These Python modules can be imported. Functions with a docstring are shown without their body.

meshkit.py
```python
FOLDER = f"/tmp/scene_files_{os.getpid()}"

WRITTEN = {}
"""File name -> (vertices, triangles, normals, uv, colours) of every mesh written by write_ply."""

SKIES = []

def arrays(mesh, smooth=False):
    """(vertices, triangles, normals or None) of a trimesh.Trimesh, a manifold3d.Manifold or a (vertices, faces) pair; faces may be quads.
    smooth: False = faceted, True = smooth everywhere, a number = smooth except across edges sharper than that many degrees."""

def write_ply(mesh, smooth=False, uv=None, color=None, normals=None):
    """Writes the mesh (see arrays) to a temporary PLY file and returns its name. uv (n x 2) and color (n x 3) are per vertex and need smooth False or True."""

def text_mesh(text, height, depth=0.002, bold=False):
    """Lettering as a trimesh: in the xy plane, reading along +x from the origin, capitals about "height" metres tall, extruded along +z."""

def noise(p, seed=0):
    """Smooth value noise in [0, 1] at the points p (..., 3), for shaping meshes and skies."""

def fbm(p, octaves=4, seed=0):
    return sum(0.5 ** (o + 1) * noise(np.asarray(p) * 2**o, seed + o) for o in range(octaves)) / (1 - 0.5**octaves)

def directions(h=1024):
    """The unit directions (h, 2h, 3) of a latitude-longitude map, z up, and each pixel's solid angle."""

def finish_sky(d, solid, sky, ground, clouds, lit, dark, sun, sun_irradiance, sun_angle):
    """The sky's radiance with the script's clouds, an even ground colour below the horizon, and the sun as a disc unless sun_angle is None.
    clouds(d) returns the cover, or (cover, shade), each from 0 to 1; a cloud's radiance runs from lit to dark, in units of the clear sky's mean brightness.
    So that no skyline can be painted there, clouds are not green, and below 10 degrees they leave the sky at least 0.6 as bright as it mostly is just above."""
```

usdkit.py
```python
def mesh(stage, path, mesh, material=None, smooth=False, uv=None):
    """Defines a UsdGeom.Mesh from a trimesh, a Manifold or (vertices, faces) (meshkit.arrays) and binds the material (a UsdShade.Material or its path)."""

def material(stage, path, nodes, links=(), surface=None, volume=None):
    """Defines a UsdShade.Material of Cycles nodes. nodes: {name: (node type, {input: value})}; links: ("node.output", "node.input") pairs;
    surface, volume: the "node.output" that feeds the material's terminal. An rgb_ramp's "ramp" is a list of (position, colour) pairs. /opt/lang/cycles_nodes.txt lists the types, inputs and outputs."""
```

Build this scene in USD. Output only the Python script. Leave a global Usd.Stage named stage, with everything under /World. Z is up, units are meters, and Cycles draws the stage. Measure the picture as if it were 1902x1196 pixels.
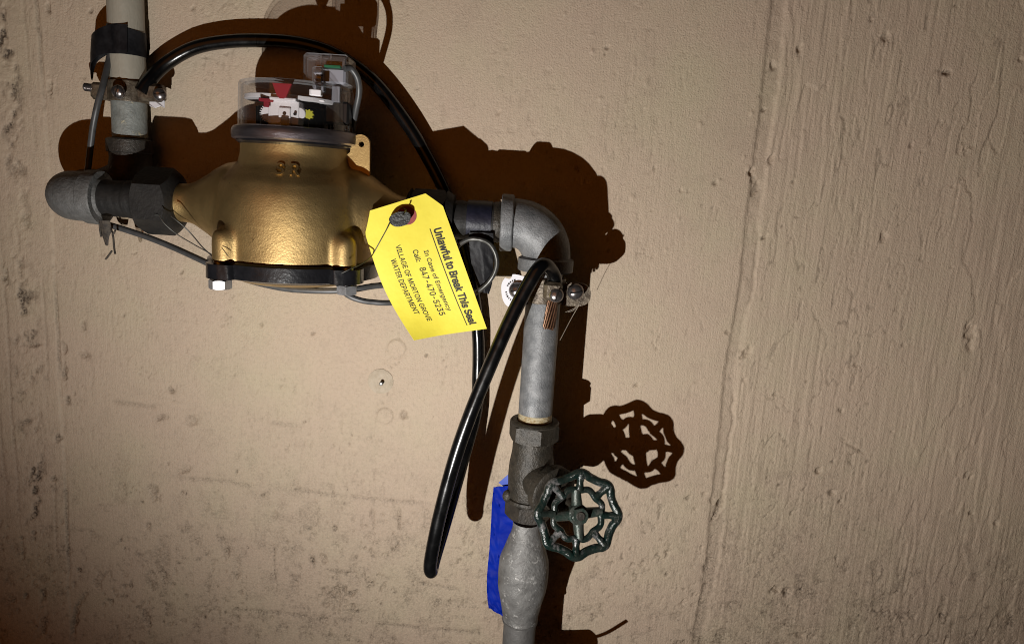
import math, random
import numpy as np, trimesh, usdkit, meshkit
from pxr import Usd, UsdGeom, UsdLux, UsdShade, Gf, Sdf, Vt

random.seed(7)
rng = np.random.default_rng(7)
stage = Usd.Stage.CreateInMemory()
UsdGeom.SetStageUpAxis(stage, UsdGeom.Tokens.z)
UsdGeom.SetStageMetersPerUnit(stage, 1.0)
UsdGeom.Xform.Define(stage, '/World')
stage.SetDefaultPrim(stage.GetPrimAtPath('/World'))
UsdGeom.Scope.Define(stage, '/World/Looks')

# ------------------------------------------------------------------ camera
W, H, F = 1902, 1196, 1350.0           # the photograph's pixels, focal length in pixels
CAM = np.array([0, -0.77, 1.30])       # the wall is the plane y = 0
_d = np.array([(513 - W / 2) / F, -(7700 - H / 2) / F, -1.0])     # where plumb lines meet
_up = -_d / np.linalg.norm(_d)
_y = np.array([0, 0, -1.0]); _y -= _y @ _up * _up; _y /= np.linalg.norm(_y)
_x = np.cross(_y, _up)
R = np.array([_x, _y, _up])            # camera -> world
cam = UsdGeom.Camera.Define(stage, '/World/camera')
m4 = np.eye(4); m4[:3, :3] = R.T; m4[3, :3] = CAM
cam.AddTransformOp().Set(Gf.Matrix4d(m4.tolist()))
cam.CreateHorizontalApertureAttr(36.0)
cam.CreateVerticalApertureAttr(36.0 * 643 / 1024)
cam.CreateFocalLengthAttr(36.0 * F / W)
cam.CreateClippingRangeAttr(Gf.Vec2f(0.01, 50))
cam.CreateExposureAttr(0.0)

# ------------------------------------------------------------------ light
# a hand torch held below and to the left of the camera, and an unseen warm panel far behind that tints the shadows
LIGHT = np.array([-0.209, -0.645, 1.30 - 0.378])
AIM = np.array([0.36, 0.0, 1.30 + 0.31])


def look_matrix(pos, target):
    z = pos - target; z = z / np.linalg.norm(z)
    x = np.cross([0, 0, 1.0], z); x /= np.linalg.norm(x)
    y = np.cross(z, x)
    m = np.eye(4); m[0, :3], m[1, :3], m[2, :3], m[3, :3] = x, y, z, pos
    return Gf.Matrix4d(m.tolist())


torch = UsdLux.SphereLight.Define(stage, '/World/torch_light')
torch.AddTransformOp().Set(look_matrix(LIGHT, AIM))
torch.CreateRadiusAttr(0.0028)
torch.CreateNormalizeAttr(True)
torch.CreateIntensityAttr(9.0)
torch.CreateColorAttr(Gf.Vec3f(1.0, 0.97, 0.93))
sh = UsdLux.ShapingAPI.Apply(torch.GetPrim())
sh.CreateShapingConeAngleAttr(89.0)
sh.CreateShapingConeSoftnessAttr(1.0)

lamp = UsdLux.RectLight.Define(stage, '/World/unseen_warm_light')  # out of view; a large soft source placed to warm the shadows
lamp.AddTransformOp().Set(look_matrix(np.array([-1.1, -3.0, 1.75]), np.array([0, 0, 1.2])))
lamp.CreateWidthAttr(2.4); lamp.CreateHeightAttr(2.4)
lamp.CreateNormalizeAttr(True)
lamp.CreateIntensityAttr(2.3)
lamp.CreateColorAttr(Gf.Vec3f(1.0, 0.31, 0.03))


# ------------------------------------------------------------------ helpers
def P(px, py, h):
    """The point at distance h from the wall on the line of sight of a photograph pixel."""
    r = R @ np.array([(px - W / 2) / F, -(py - H / 2) / F, -1.0])
    return CAM + r * ((0.77 - h) / r[1])


def nrm(v):
    v = np.asarray(v, float)
    return v / np.linalg.norm(v)


def spline(pts, n=12):
    """Catmull-Rom through the points."""
    p = np.asarray(pts, float)
    if len(p) < 3:
        return np.linspace(p[0], p[-1], n + 1)
    q = np.vstack([2 * p[0] - p[1], p, 2 * p[-1] - p[-2]])
    out = []
    for i in range(1, len(q) - 2):
        t = np.linspace(0, 1, n, endpoint=False)[:, None]
        a, b, c, d = q[i - 1], q[i], q[i + 1], q[i + 2]
        out.append(0.5 * ((2 * b) + (c - a) * t + (2 * a - 5 * b + 4 * c - d) * t ** 2 + (3 * b - a - 3 * c + d) * t ** 3))
    out.append(p[-1:])
    return np.vstack(out)


def tube(path, r, n=14, closed=False, squash=None):
    """A tube along a path; r a number or one radius per point; rounded by the caller's radii; capped."""
    p = np.asarray(path, float); k = len(p)
    r = np.full(k, r) if np.ndim(r) == 0 else np.asarray(r, float)
    if closed:
        t = np.roll(p, -1, 0) - np.roll(p, 1, 0)
    else:
        t = np.gradient(p, axis=0)
    t /= np.linalg.norm(t, axis=1, keepdims=True)
    u = np.cross(t[0], [0, 0, 1.0] if abs(t[0][2]) < 0.9 else [1.0, 0, 0]); u /= np.linalg.norm(u)
    rings = []
    ang = np.linspace(0, 2 * np.pi, n, endpoint=False)
    for i in range(k):
        u = u - (u @ t[i]) * t[i]; u /= np.linalg.norm(u)
        w = np.cross(t[i], u)
        rings.append(p[i] + r[i] * (np.cos(ang)[:, None] * u + np.sin(ang)[:, None] * w))
    if closed:     # fix the twist between the last and the first ring
        v0 = rings[0]; last = rings[-1]
    v = np.vstack(rings); f = []
    for i in range(k if closed else k - 1):
        a, b = i * n, ((i + 1) % k) * n
        sft = 0
        if closed and i == k - 1:
            dd = [np.abs(np.roll(v[b:b + n], -s, 0) - v[a:a + n]).sum() for s in range(n)]; sft = int(np.argmin(dd))
        for j in range(n):
            j2 = (j + 1) % n
            f.append([a + j, a + j2, b + (j2 + sft) % n]); f.append([a + j, b + (j2 + sft) % n, b + (j + sft) % n])
    if not closed:
        v = np.vstack([v, p[:1], p[-1:]]); c0, c1 = len(v) - 2, len(v) - 1
        for j in range(n):
            f.append([c0, (j + 1) % n, j]); f.append([c1, (k - 1) * n + j, (k - 1) * n + (j + 1) % n])
    return trimesh.Trimesh(v, np.array(f), process=False)


def frame(axis, hint=(0, 0, 1)):
    a = nrm(axis); h = np.asarray(hint, float)
    if abs(a @ nrm(h)) > 0.95:
        h = np.array([1.0, 0, 0])
    u = nrm(np.cross(h, a)); return u, np.cross(a, u), a


def lathe(profile, origin, axis, n=48, hint=(0, 0, 1), phase=0.0, closed=False):
    """Revolves (t, r) pairs round an axis. The ends are capped unless closed (a ring section)."""
    u, w, a = frame(axis, hint)
    pr = np.asarray(profile, float); k = len(pr)
    ang = np.linspace(0, 2 * np.pi, n, endpoint=False) + phase
    ring = np.cos(ang)[:, None] * u + np.sin(ang)[:, None] * w
    v = np.vstack([np.asarray(origin) + t * a + r * ring for t, r in pr]); f = []
    for i in range(k if closed else k - 1):
        b0, b1 = i * n, ((i + 1) % k) * n
        for j in range(n):
            j2 = (j + 1) % n
            f += [[b0 + j, b0 + j2, b1 + j2], [b0 + j, b1 + j2, b1 + j]]
    if not closed:
        v = np.vstack([v, [np.asarray(origin) + pr[0][0] * a, np.asarray(origin) + pr[-1][0] * a]])
        for j in range(n):
            j2 = (j + 1) % n
            f += [[len(v) - 2, j2, j], [len(v) - 1, (k - 1) * n + j, (k - 1) * n + j2]]
    return trimesh.Trimesh(v, np.array(f), process=False)


def cyl(a, b, r, bevel=0.0006, n=32, phase=0.0, hint=(0, 0, 1)):
    a, b = np.asarray(a, float), np.asarray(b, float); L = np.linalg.norm(b - a)
    bevel = min(bevel, r * 0.45, L * 0.45)
    return lathe([(0, r - bevel), (bevel, r), (L - bevel, r), (L, r - bevel)], a, b - a, n, hint, phase)


def hexnut(a, b, R0, phase=0.0, hint=(0, 0, 1), ch=0.12):
    a, b = np.asarray(a, float), np.asarray(b, float); L = np.linalg.norm(b - a)
    nut = lathe([(0, R0), (L, R0)], a, b - a, 6, hint, phase)
    import manifold3d as m3
    cone = lathe([(0, R0 * (1 - ch)), (R0 * ch * 0.8, R0 * 1.01), (L - R0 * ch * 0.8, R0 * 1.01), (L, R0 * (1 - ch))], a, b - a, 40, hint, phase)
    A = m3.Manifold(m3.Mesh(np.asarray(nut.vertices, np.float32), np.asarray(nut.faces, np.uint32)))
    B = m3.Manifold(m3.Mesh(np.asarray(cone.vertices, np.float32), np.asarray(cone.faces, np.uint32)))
    c = (A ^ B).to_mesh()
    t = trimesh.Trimesh(c.vert_properties[:, :3], c.tri_verts, process=False)
    return t if len(t.faces) > 8 else nut


def rbox(center, size, bevel=0.001, axes=None):
    s = np.asarray(size, float) / 2; b = min(bevel, s.min() * 0.8)
    pts = []
    for sx in (-1, 1):
        for sy in (-1, 1):
            for sz in (-1, 1):
                c = np.array([sx, sy, sz]) * s
                for k in range(3):
                    q = c.copy()
                    for j in range(3):
                        if j != k:
                            q[j] -= np.sign(q[j]) * b
                    pts.append(q)
    v = np.array(pts)
    if axes is not None:
        v = v @ np.asarray(axes)
    return trimesh.convex.convex_hull(v + np.asarray(center))


def sheet(grid, thick):
    """A grid of points (n, m, 3) as a sheet with a real thickness."""
    g = np.asarray(grid, float); n, m, _ = g.shape
    du, dv = np.gradient(g, axis=0), np.gradient(g, axis=1)
    nn = np.cross(du, dv); nn /= np.maximum(np.linalg.norm(nn, axis=2, keepdims=True), 1e-12)
    v = np.vstack([(g + nn * thick / 2).reshape(-1, 3), (g - nn * thick / 2).reshape(-1, 3)]); f = []
    idx = np.arange(n * m).reshape(n, m); o = n * m
    a, b, c, d = idx[:-1, :-1].ravel(), idx[1:, :-1].ravel(), idx[1:, 1:].ravel(), idx[:-1, 1:].ravel()
    f += [np.stack([a, b, c], 1), np.stack([a, c, d], 1), np.stack([a + o, c + o, b + o], 1), np.stack([a + o, d + o, c + o], 1)]
    rim = np.concatenate([idx[:, 0], idx[-1, 1:], idx[-2::-1, -1], idx[0, -2:0:-1]])
    r2 = np.roll(rim, -1)
    f += [np.stack([rim, rim + o, r2], 1), np.stack([r2, rim + o, r2 + o], 1)]
    return trimesh.Trimesh(v, np.vstack(f), process=False)


def poly_prism(pts2, origin, ux, uy, depth):
    """A polygon in the plane (ux, uy) extruded by depth along ux x uy."""
    from shapely.geometry import Polygon
    pg = pts2 if hasattr(pts2, 'exterior') else Polygon(pts2)
    t = trimesh.creation.extrude_polygon(pg, depth, engine='earcut')
    ux, uy = nrm(ux), nrm(uy)
    t.vertices = np.asarray(origin) + t.vertices[:, :1] * ux + t.vertices[:, 1:2] * uy + t.vertices[:, 2:] * np.cross(ux, uy)
    return t


def join(*ms):
    return trimesh.util.concatenate([trimesh.Trimesh(m.vertices, m.faces, process=False) for m in ms])


def rough(m, amp, scale, seed=0, sub=0):
    """Pushes vertices in and out along their normals by noise."""
    v = np.array(m.vertices); n = np.array(m.vertex_normals)
    d = (meshkit.fbm(v * scale + 31.7, 3, seed) - 0.5) * 2 * amp
    return trimesh.Trimesh(v + n * d[:, None], m.faces, process=False)


used, base_of = {}, {}


def numbered(path):
    k = used.get(path, 0); used[path] = k + 1
    return path if k == 0 else f'{path}_{k:03d}'


def thing(name, label, cat, loc=(0, 0, 0), group=None):
    path = numbered('/World/' + name)
    x = UsdGeom.Xform.Define(stage, path); x.AddTranslateOp().Set(Gf.Vec3d(*map(float, loc)))
    p = x.GetPrim(); p.SetCustomDataByKey('label', label); p.SetCustomDataByKey('category', cat)
    if group:
        p.SetCustomDataByKey('group', group)
    base_of[path] = np.asarray(loc, float)
    return path


def part(parent, name, mesh, mat, smooth=35, label=None, kind=None, loc=None):
    path = numbered(f'{parent}/{name}')
    b = base_of[parent]; base_of[path] = b
    v, f = np.array(mesh.vertices) - b, np.array(mesh.faces)
    g = usdkit.mesh(stage, path, trimesh.Trimesh(v, f, process=False), '/World/Looks/' + mat, smooth)
    g.CreateDoubleSidedAttr(True)
    if label:
        g.GetPrim().SetCustomDataByKey('label', label)
    if kind:
        g.GetPrim().SetCustomDataByKey('kind', kind)
    return path


# ------------------------------------------------------------------ materials
def mat(name, nodes, links, surface='p.BSDF'):
    return usdkit.material(stage, '/World/Looks/' + name, nodes, links, surface=surface)


def surf(name, color, rough_=0.5, metallic=0.0, color2=None, nscale=120, ramp=(0.4, 0.65), bump=0.0, bscale=600, color3=None, n3=60, ramp3=(0.6, 0.68), spec=0.5, coat=0.0, rvar=0.0, stretch=(1, 1, 1)):
    nodes = {'co': ('texture_coordinate', {}), 'mp': ('mapping', {'scale': stretch}),
             'p': ('principled_bsdf', {'base_color': color, 'roughness': rough_, 'metallic': metallic, 'specular_ior_level': spec, 'coat_weight': coat})}
    links = [('co.object', 'mp.vector')]
    last = None
    if color2 is not None:
        nodes['n'] = ('noise_texture', {'scale': nscale, 'detail': 5, 'roughness': 0.65})
        nodes['r'] = ('rgb_ramp', {'ramp': [(ramp[0], color), (ramp[1], color2)]})
        links += [('mp.vector', 'n.vector'), ('n.fac', 'r.fac')]
        last = 'r.color'
    if color3 is not None:
        nodes['n3'] = ('noise_texture', {'scale': n3, 'detail': 6, 'roughness': 0.7})
        nodes['r3'] = ('rgb_ramp', {'ramp': [(ramp3[0], (0, 0, 0)), (ramp3[1], (1, 1, 1))]})
        nodes['mx'] = ('mix_color', {'a': color, 'b': color3})
        links += [('mp.vector', 'n3.vector'), ('n3.fac', 'r3.fac'), ('r3.color', 'mx.fac')]
        if last:
            links.append((last, 'mx.a'))
        last = 'mx.result'
    if last:
        links.append((last, 'p.base_color'))
    if bump:
        nodes['bn'] = ('noise_texture', {'scale': bscale, 'detail': 3, 'roughness': 0.6})
        nodes['b'] = ('bump', {'strength': 1.0, 'distance': bump})
        links += [('mp.vector', 'bn.vector'), ('bn.fac', 'b.height'), ('b.normal', 'p.normal')]
    if rvar:
        nodes['rn'] = ('noise_texture', {'scale': nscale * 0.7, 'detail': 4})
        nodes['rm'] = ('map_range', {'from_min': 0.3, 'from_max': 0.7, 'to_min': max(0.03, rough_ - rvar), 'to_max': rough_ + rvar})
        links += [('mp.vector', 'rn.vector'), ('rn.fac', 'rm.value'), ('rm.result', 'p.roughness')]
    return mat(name, nodes, links)


surf('bronze', (0.44, 0.31, 0.135), 0.47, 0.93, (0.35, 0.24, 0.10), 30, (0.35, 0.68), 0.00024, 620, (0.15, 0.10, 0.04), 150, (0.64, 0.74), rvar=0.07)
surf('ring_steel', (0.20, 0.185, 0.20), 0.33, 0.9, (0.14, 0.12, 0.13), 60, (0.3, 0.7), 0.0002, 700, rvar=0.06, stretch=(1, 1, 4))
surf('galvanised', (0.20, 0.204, 0.208), 0.56, 0.3, (0.10, 0.105, 0.11), 75, (0.36, 0.66), 0.0006, 620, (0.34, 0.34, 0.33), 300, (0.64, 0.74), rvar=0.1)
surf('galvanised_dull', (0.13, 0.13, 0.127), 0.62, 0.2, (0.075, 0.075, 0.072), 90, (0.38, 0.66), 0.0008, 420, (0.33, 0.32, 0.30), 260, (0.66, 0.75))
surf('riser_paint', (0.30, 0.28, 0.23), 0.5, 0.0, (0.24, 0.22, 0.175), 45, (0.35, 0.7), 0.0004, 500, (0.13, 0.115, 0.085), 120, (0.66, 0.74), stretch=(1, 1, 0.35))
surf('riser_bare', (0.22, 0.235, 0.22), 0.55, 0.15, (0.15, 0.16, 0.15), 90, (0.4, 0.62), 0.0006, 420, (0.38, 0.35, 0.25), 100, (0.60, 0.66))
surf('black_tape', (0.006, 0.006, 0.007), 0.5, 0.0, (0.018, 0.018, 0.02), 60, (0.4, 0.7), 0.0004, 240, spec=0.14)
surf('pipe_wrap', (0.011, 0.0108, 0.0105), 0.55, 0.0, (0.019, 0.018, 0.017), 90, (0.35, 0.65), 0.0005, 320, (0.055, 0.05, 0.045), 170, (0.68, 0.78), spec=0.2)
surf('bluish_tape', (0.007, 0.008, 0.016), 0.45, 0.0, (0.016, 0.017, 0.03), 120, (0.4, 0.7), 0.0003, 300, spec=0.3)
surf('cable_black', (0.0022, 0.0022, 0.0024), 0.23, 0.0, (0.006, 0.006, 0.006), 90, (0.5, 0.75), bump=0.0001, bscale=160, spec=0.4, rvar=0.08)
surf('cable_grey', (0.055, 0.056, 0.058), 0.42, 0.0, (0.035, 0.035, 0.035), 120, (0.4, 0.7))
surf('wire_steel', (0.10, 0.10, 0.095), 0.4, 0.6, (0.05, 0.05, 0.045), 200)
surf('valve_bronze', (0.019, 0.0165, 0.012), 0.52, 0.2, (0.040, 0.033, 0.024), 110, (0.4, 0.68), 0.0010, 360, (0.24, 0.25, 0.22), 210, (0.665, 0.73))
surf('valve_dark', (0.020, 0.017, 0.014), 0.55, 0.2, (0.04, 0.033, 0.025), 120, (0.4, 0.68), 0.0008, 380, (0.15, 0.15, 0.13), 210, (0.69, 0.75))
surf('rust', (0.12, 0.045, 0.012), 0.8, 0.0, (0.05, 0.022, 0.008), 220, (0.4, 0.6), 0.0008, 600)
surf('thread_dope', (0.42, 0.37, 0.25), 0.65, 0.0, (0.30, 0.22, 0.11), 260, (0.45, 0.62), 0.0004, 700)
surf('lead', (0.175, 0.174, 0.168), 0.58, 0.25, (0.085, 0.083, 0.08), 48, (0.36, 0.66), 0.0009, 300, (0.40, 0.395, 0.38), 140, (0.58, 0.68), rvar=0.1)
surf('lead_dull', (0.11, 0.108, 0.105), 0.60, 0.2, (0.07, 0.068, 0.065), 70, (0.36, 0.66), 0.0006, 260, (0.2, 0.2, 0.19), 200, (0.7, 0.78))
surf('wheel_enamel', (0.0045, 0.013, 0.011), 0.26, 0.1, (0.014, 0.019, 0.016), 120, (0.4, 0.6), 0.0008, 350, (0.13, 0.125, 0.125), 85, (0.55, 0.66), coat=0.15, rvar=0.1)
surf('wheel_worn', (0.055, 0.060, 0.052), 0.38, 0.35, (0.02, 0.035, 0.028), 160, (0.4, 0.6), 0.0006, 400)
surf('bolt_steel', (0.45, 0.46, 0.48), 0.36, 0.75, (0.25, 0.25, 0.25), 160, (0.45, 0.7))
surf('zinc_screw', (0.30, 0.28, 0.28), 0.25, 0.9, (0.14, 0.11, 0.10), 300, (0.45, 0.7))
surf('clamp_bronze', (0.13, 0.105, 0.075), 0.45, 0.4, (0.05, 0.036, 0.024), 130, (0.42, 0.62), 0.0006, 380, (0.26, 0.22, 0.16), 200, (0.64, 0.72))
surf('plate_black', (0.006, 0.006, 0.007), 0.24, 0.0, (0.010, 0.010, 0.012), 80, (0.4, 0.7), 0.0003, 200, spec=0.5)
surf('copper', (0.22, 0.125, 0.078), 0.36, 0.85, (0.12, 0.066, 0.042), 400)
surf('card_yellow', (0.78, 0.68, 0.065), 0.6, 0.0, (0.70, 0.60, 0.05), 40, (0.3, 0.75), 0.0003, 90, (0.52, 0.43, 0.05), 60, (0.66, 0.80))
surf('ink_black', (0.020, 0.018, 0.010), 0.6)
surf('eyelet_red', (0.30, 0.065, 0.06), 0.6, 0.0, (0.24, 0.05, 0.05), 200)
surf('seal_lead', (0.028, 0.030, 0.029), 0.5, 0.2, (0.055, 0.057, 0.055), 160, (0.42, 0.65), 0.0008, 500)
surf('blue_tape', (0.0005, 0.010, 0.20), 0.6, 0.0, (0.001, 0.016, 0.25), 60, (0.35, 0.7), 0.0003, 300, spec=0.1)
surf('blue_tape_pale', (0.05, 0.09, 0.36), 0.5, 0.0, (0.02, 0.05, 0.33), 60, (0.35, 0.7))
surf('paper_white', (0.72, 0.72, 0.76), 0.6)
surf('plastic_white', (0.66, 0.64, 0.66), 0.4)
surf('plastic_grey', (0.22, 0.22, 0.25), 0.4)
surf('plastic_red', (0.20, 0.008, 0.02), 0.4)
surf('plastic_yellow', (0.40, 0.39, 0.035), 0.4)
surf('plastic_green', (0.01, 0.09, 0.04), 0.4)
surf('plastic_black', (0.008, 0.008, 0.008), 0.35)
surf('plastic_pale', (0.36, 0.36, 0.40), 0.3)
surf('debris', (0.02, 0.016, 0.013), 0.8, 0.0, (0.07, 0.055, 0.04), 250)
surf('debris_pale', (0.25, 0.20, 0.13), 0.8, 0.0, (0.10, 0.06, 0.035), 180)
surf('nail_steel', (0.12, 0.12, 0.12), 0.4, 0.7)
surf('plaster', (0.42, 0.355, 0.27), 0.7, 0.0, (0.35, 0.29, 0.21), 150, bump=0.0006, bscale=500)
surf('web', (0.35, 0.30, 0.24), 0.8)
# clear plastic: light passes straight through, with mirror-like sheen and a whitish tint painted in edge on for light bent at the rims
def clear(name, tint, base, edge, power):
    mat(name, {'t': ('transparent_bsdf', {'color': tint}), 'g': ('glossy_bsdf', {'color': (1, 1, 1), 'roughness': 0.05}),
               'm': ('mix_closure', {}), 'd': ('diffuse_bsdf', {'color': (0.62, 0.62, 0.64)}),
               'lw': ('layer_weight', {'blend': 0.5}), 'p5': ('math', {'math_type': 'power', 'value2': 5.0}), 'fr': ('math', {'math_type': 'multiply_add', 'value2': 0.6, 'value3': 0.035}),
               'po': ('math', {'math_type': 'power', 'value2': power}), 'ad': ('math', {'math_type': 'multiply_add', 'value2': edge, 'value3': base}), 'm2': ('mix_closure', {})},
        [('lw.facing', 'p5.value1'), ('p5.value', 'fr.value1'), ('fr.value', 'm.fac'), ('t.BSDF', 'm.closure1'), ('g.BSDF', 'm.closure2'),
         ('lw.facing', 'po.value1'), ('po.value', 'ad.value1'), ('ad.value', 'm2.fac'), ('m.closure', 'm2.closure1'), ('d.BSDF', 'm2.closure2')], surface='m2.closure')


clear('clear_plastic', (0.92, 0.92, 0.92), 0.004, 0.45, 5.0)
clear('clear_milky', (0.95, 0.95, 0.96), 0.055, 0.5, 2.5)
# the painted, board-marked concrete: stains follow the vertices' own "dirt" values
mat('wall_paint', {
    'co': ('texture_coordinate', {}), 'dirt': ('attribute', {'attribute': 'dirt'}),
    'n1': ('noise_texture', {'scale': 9, 'detail': 6, 'roughness': 0.6}), 'r1': ('rgb_ramp', {'ramp': [(0.3, (0.455, 0.356, 0.272)), (0.5, (0.46, 0.370, 0.276)), (0.72, (0.452, 0.384, 0.272))]}),
    'n2': ('noise_texture', {'scale': 260, 'detail': 6, 'roughness': 0.75}), 'r2': ('rgb_ramp', {'ramp': [(0.25, (0.80, 0.79, 0.78)), (0.5, (1, 1, 1)), (0.8, (1.06, 1.06, 1.06))]}),
    'mu': ('mix_color', {'blend_type': 'multiply', 'fac': 1.0, 'use_clamp': False}),
    'n4': ('noise_texture', {'scale': 420, 'detail': 5, 'roughness': 0.7}), 'r4': ('map_range', {'from_min': 0.35, 'from_max': 0.65, 'to_min': 0.25, 'to_max': 1.5}),
    'dm': ('math', {'math_type': 'multiply', 'use_clamp': True}),
    'mx': ('mix_color', {'b': (0.075, 0.058, 0.042)}),
    'mpg': ('mapping', {'scale': (1.0, 1.0, 0.10)}), 'gn': ('noise_texture', {'scale': 520, 'detail': 4, 'roughness': 0.65}),
    'on': ('noise_texture', {'scale': 560, 'detail': 3, 'roughness': 0.6}),
    'ga': ('math', {'math_type': 'multiply', 'value2': 0.7}), 'ad': ('math', {'math_type': 'add'}),
    'b': ('bump', {'strength': 1.0, 'distance': 0.0008}),
    'p': ('principled_bsdf', {'roughness': 0.62, 'specular_ior_level': 0.3})},
    [('co.object', 'n1.vector'), ('n1.fac', 'r1.fac'), ('co.object', 'n2.vector'), ('n2.fac', 'r2.fac'), ('r1.color', 'mu.a'), ('r2.color', 'mu.b'),
     ('co.object', 'n4.vector'), ('n4.fac', 'r4.value'), ('dirt.fac', 'dm.value1'), ('r4.result', 'dm.value2'), ('dm.value', 'mx.fac'), ('mu.result', 'mx.a'), ('mx.result', 'p.base_color'),
     ('co.object', 'mpg.vector'), ('mpg.vector', 'gn.vector'), ('co.object', 'on.vector'), ('gn.fac', 'ga.value1'), ('ga.value', 'ad.value1'), ('on.fac', 'ad.value2'), ('ad.value', 'b.height'), ('b.normal', 'p.normal')])


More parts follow.
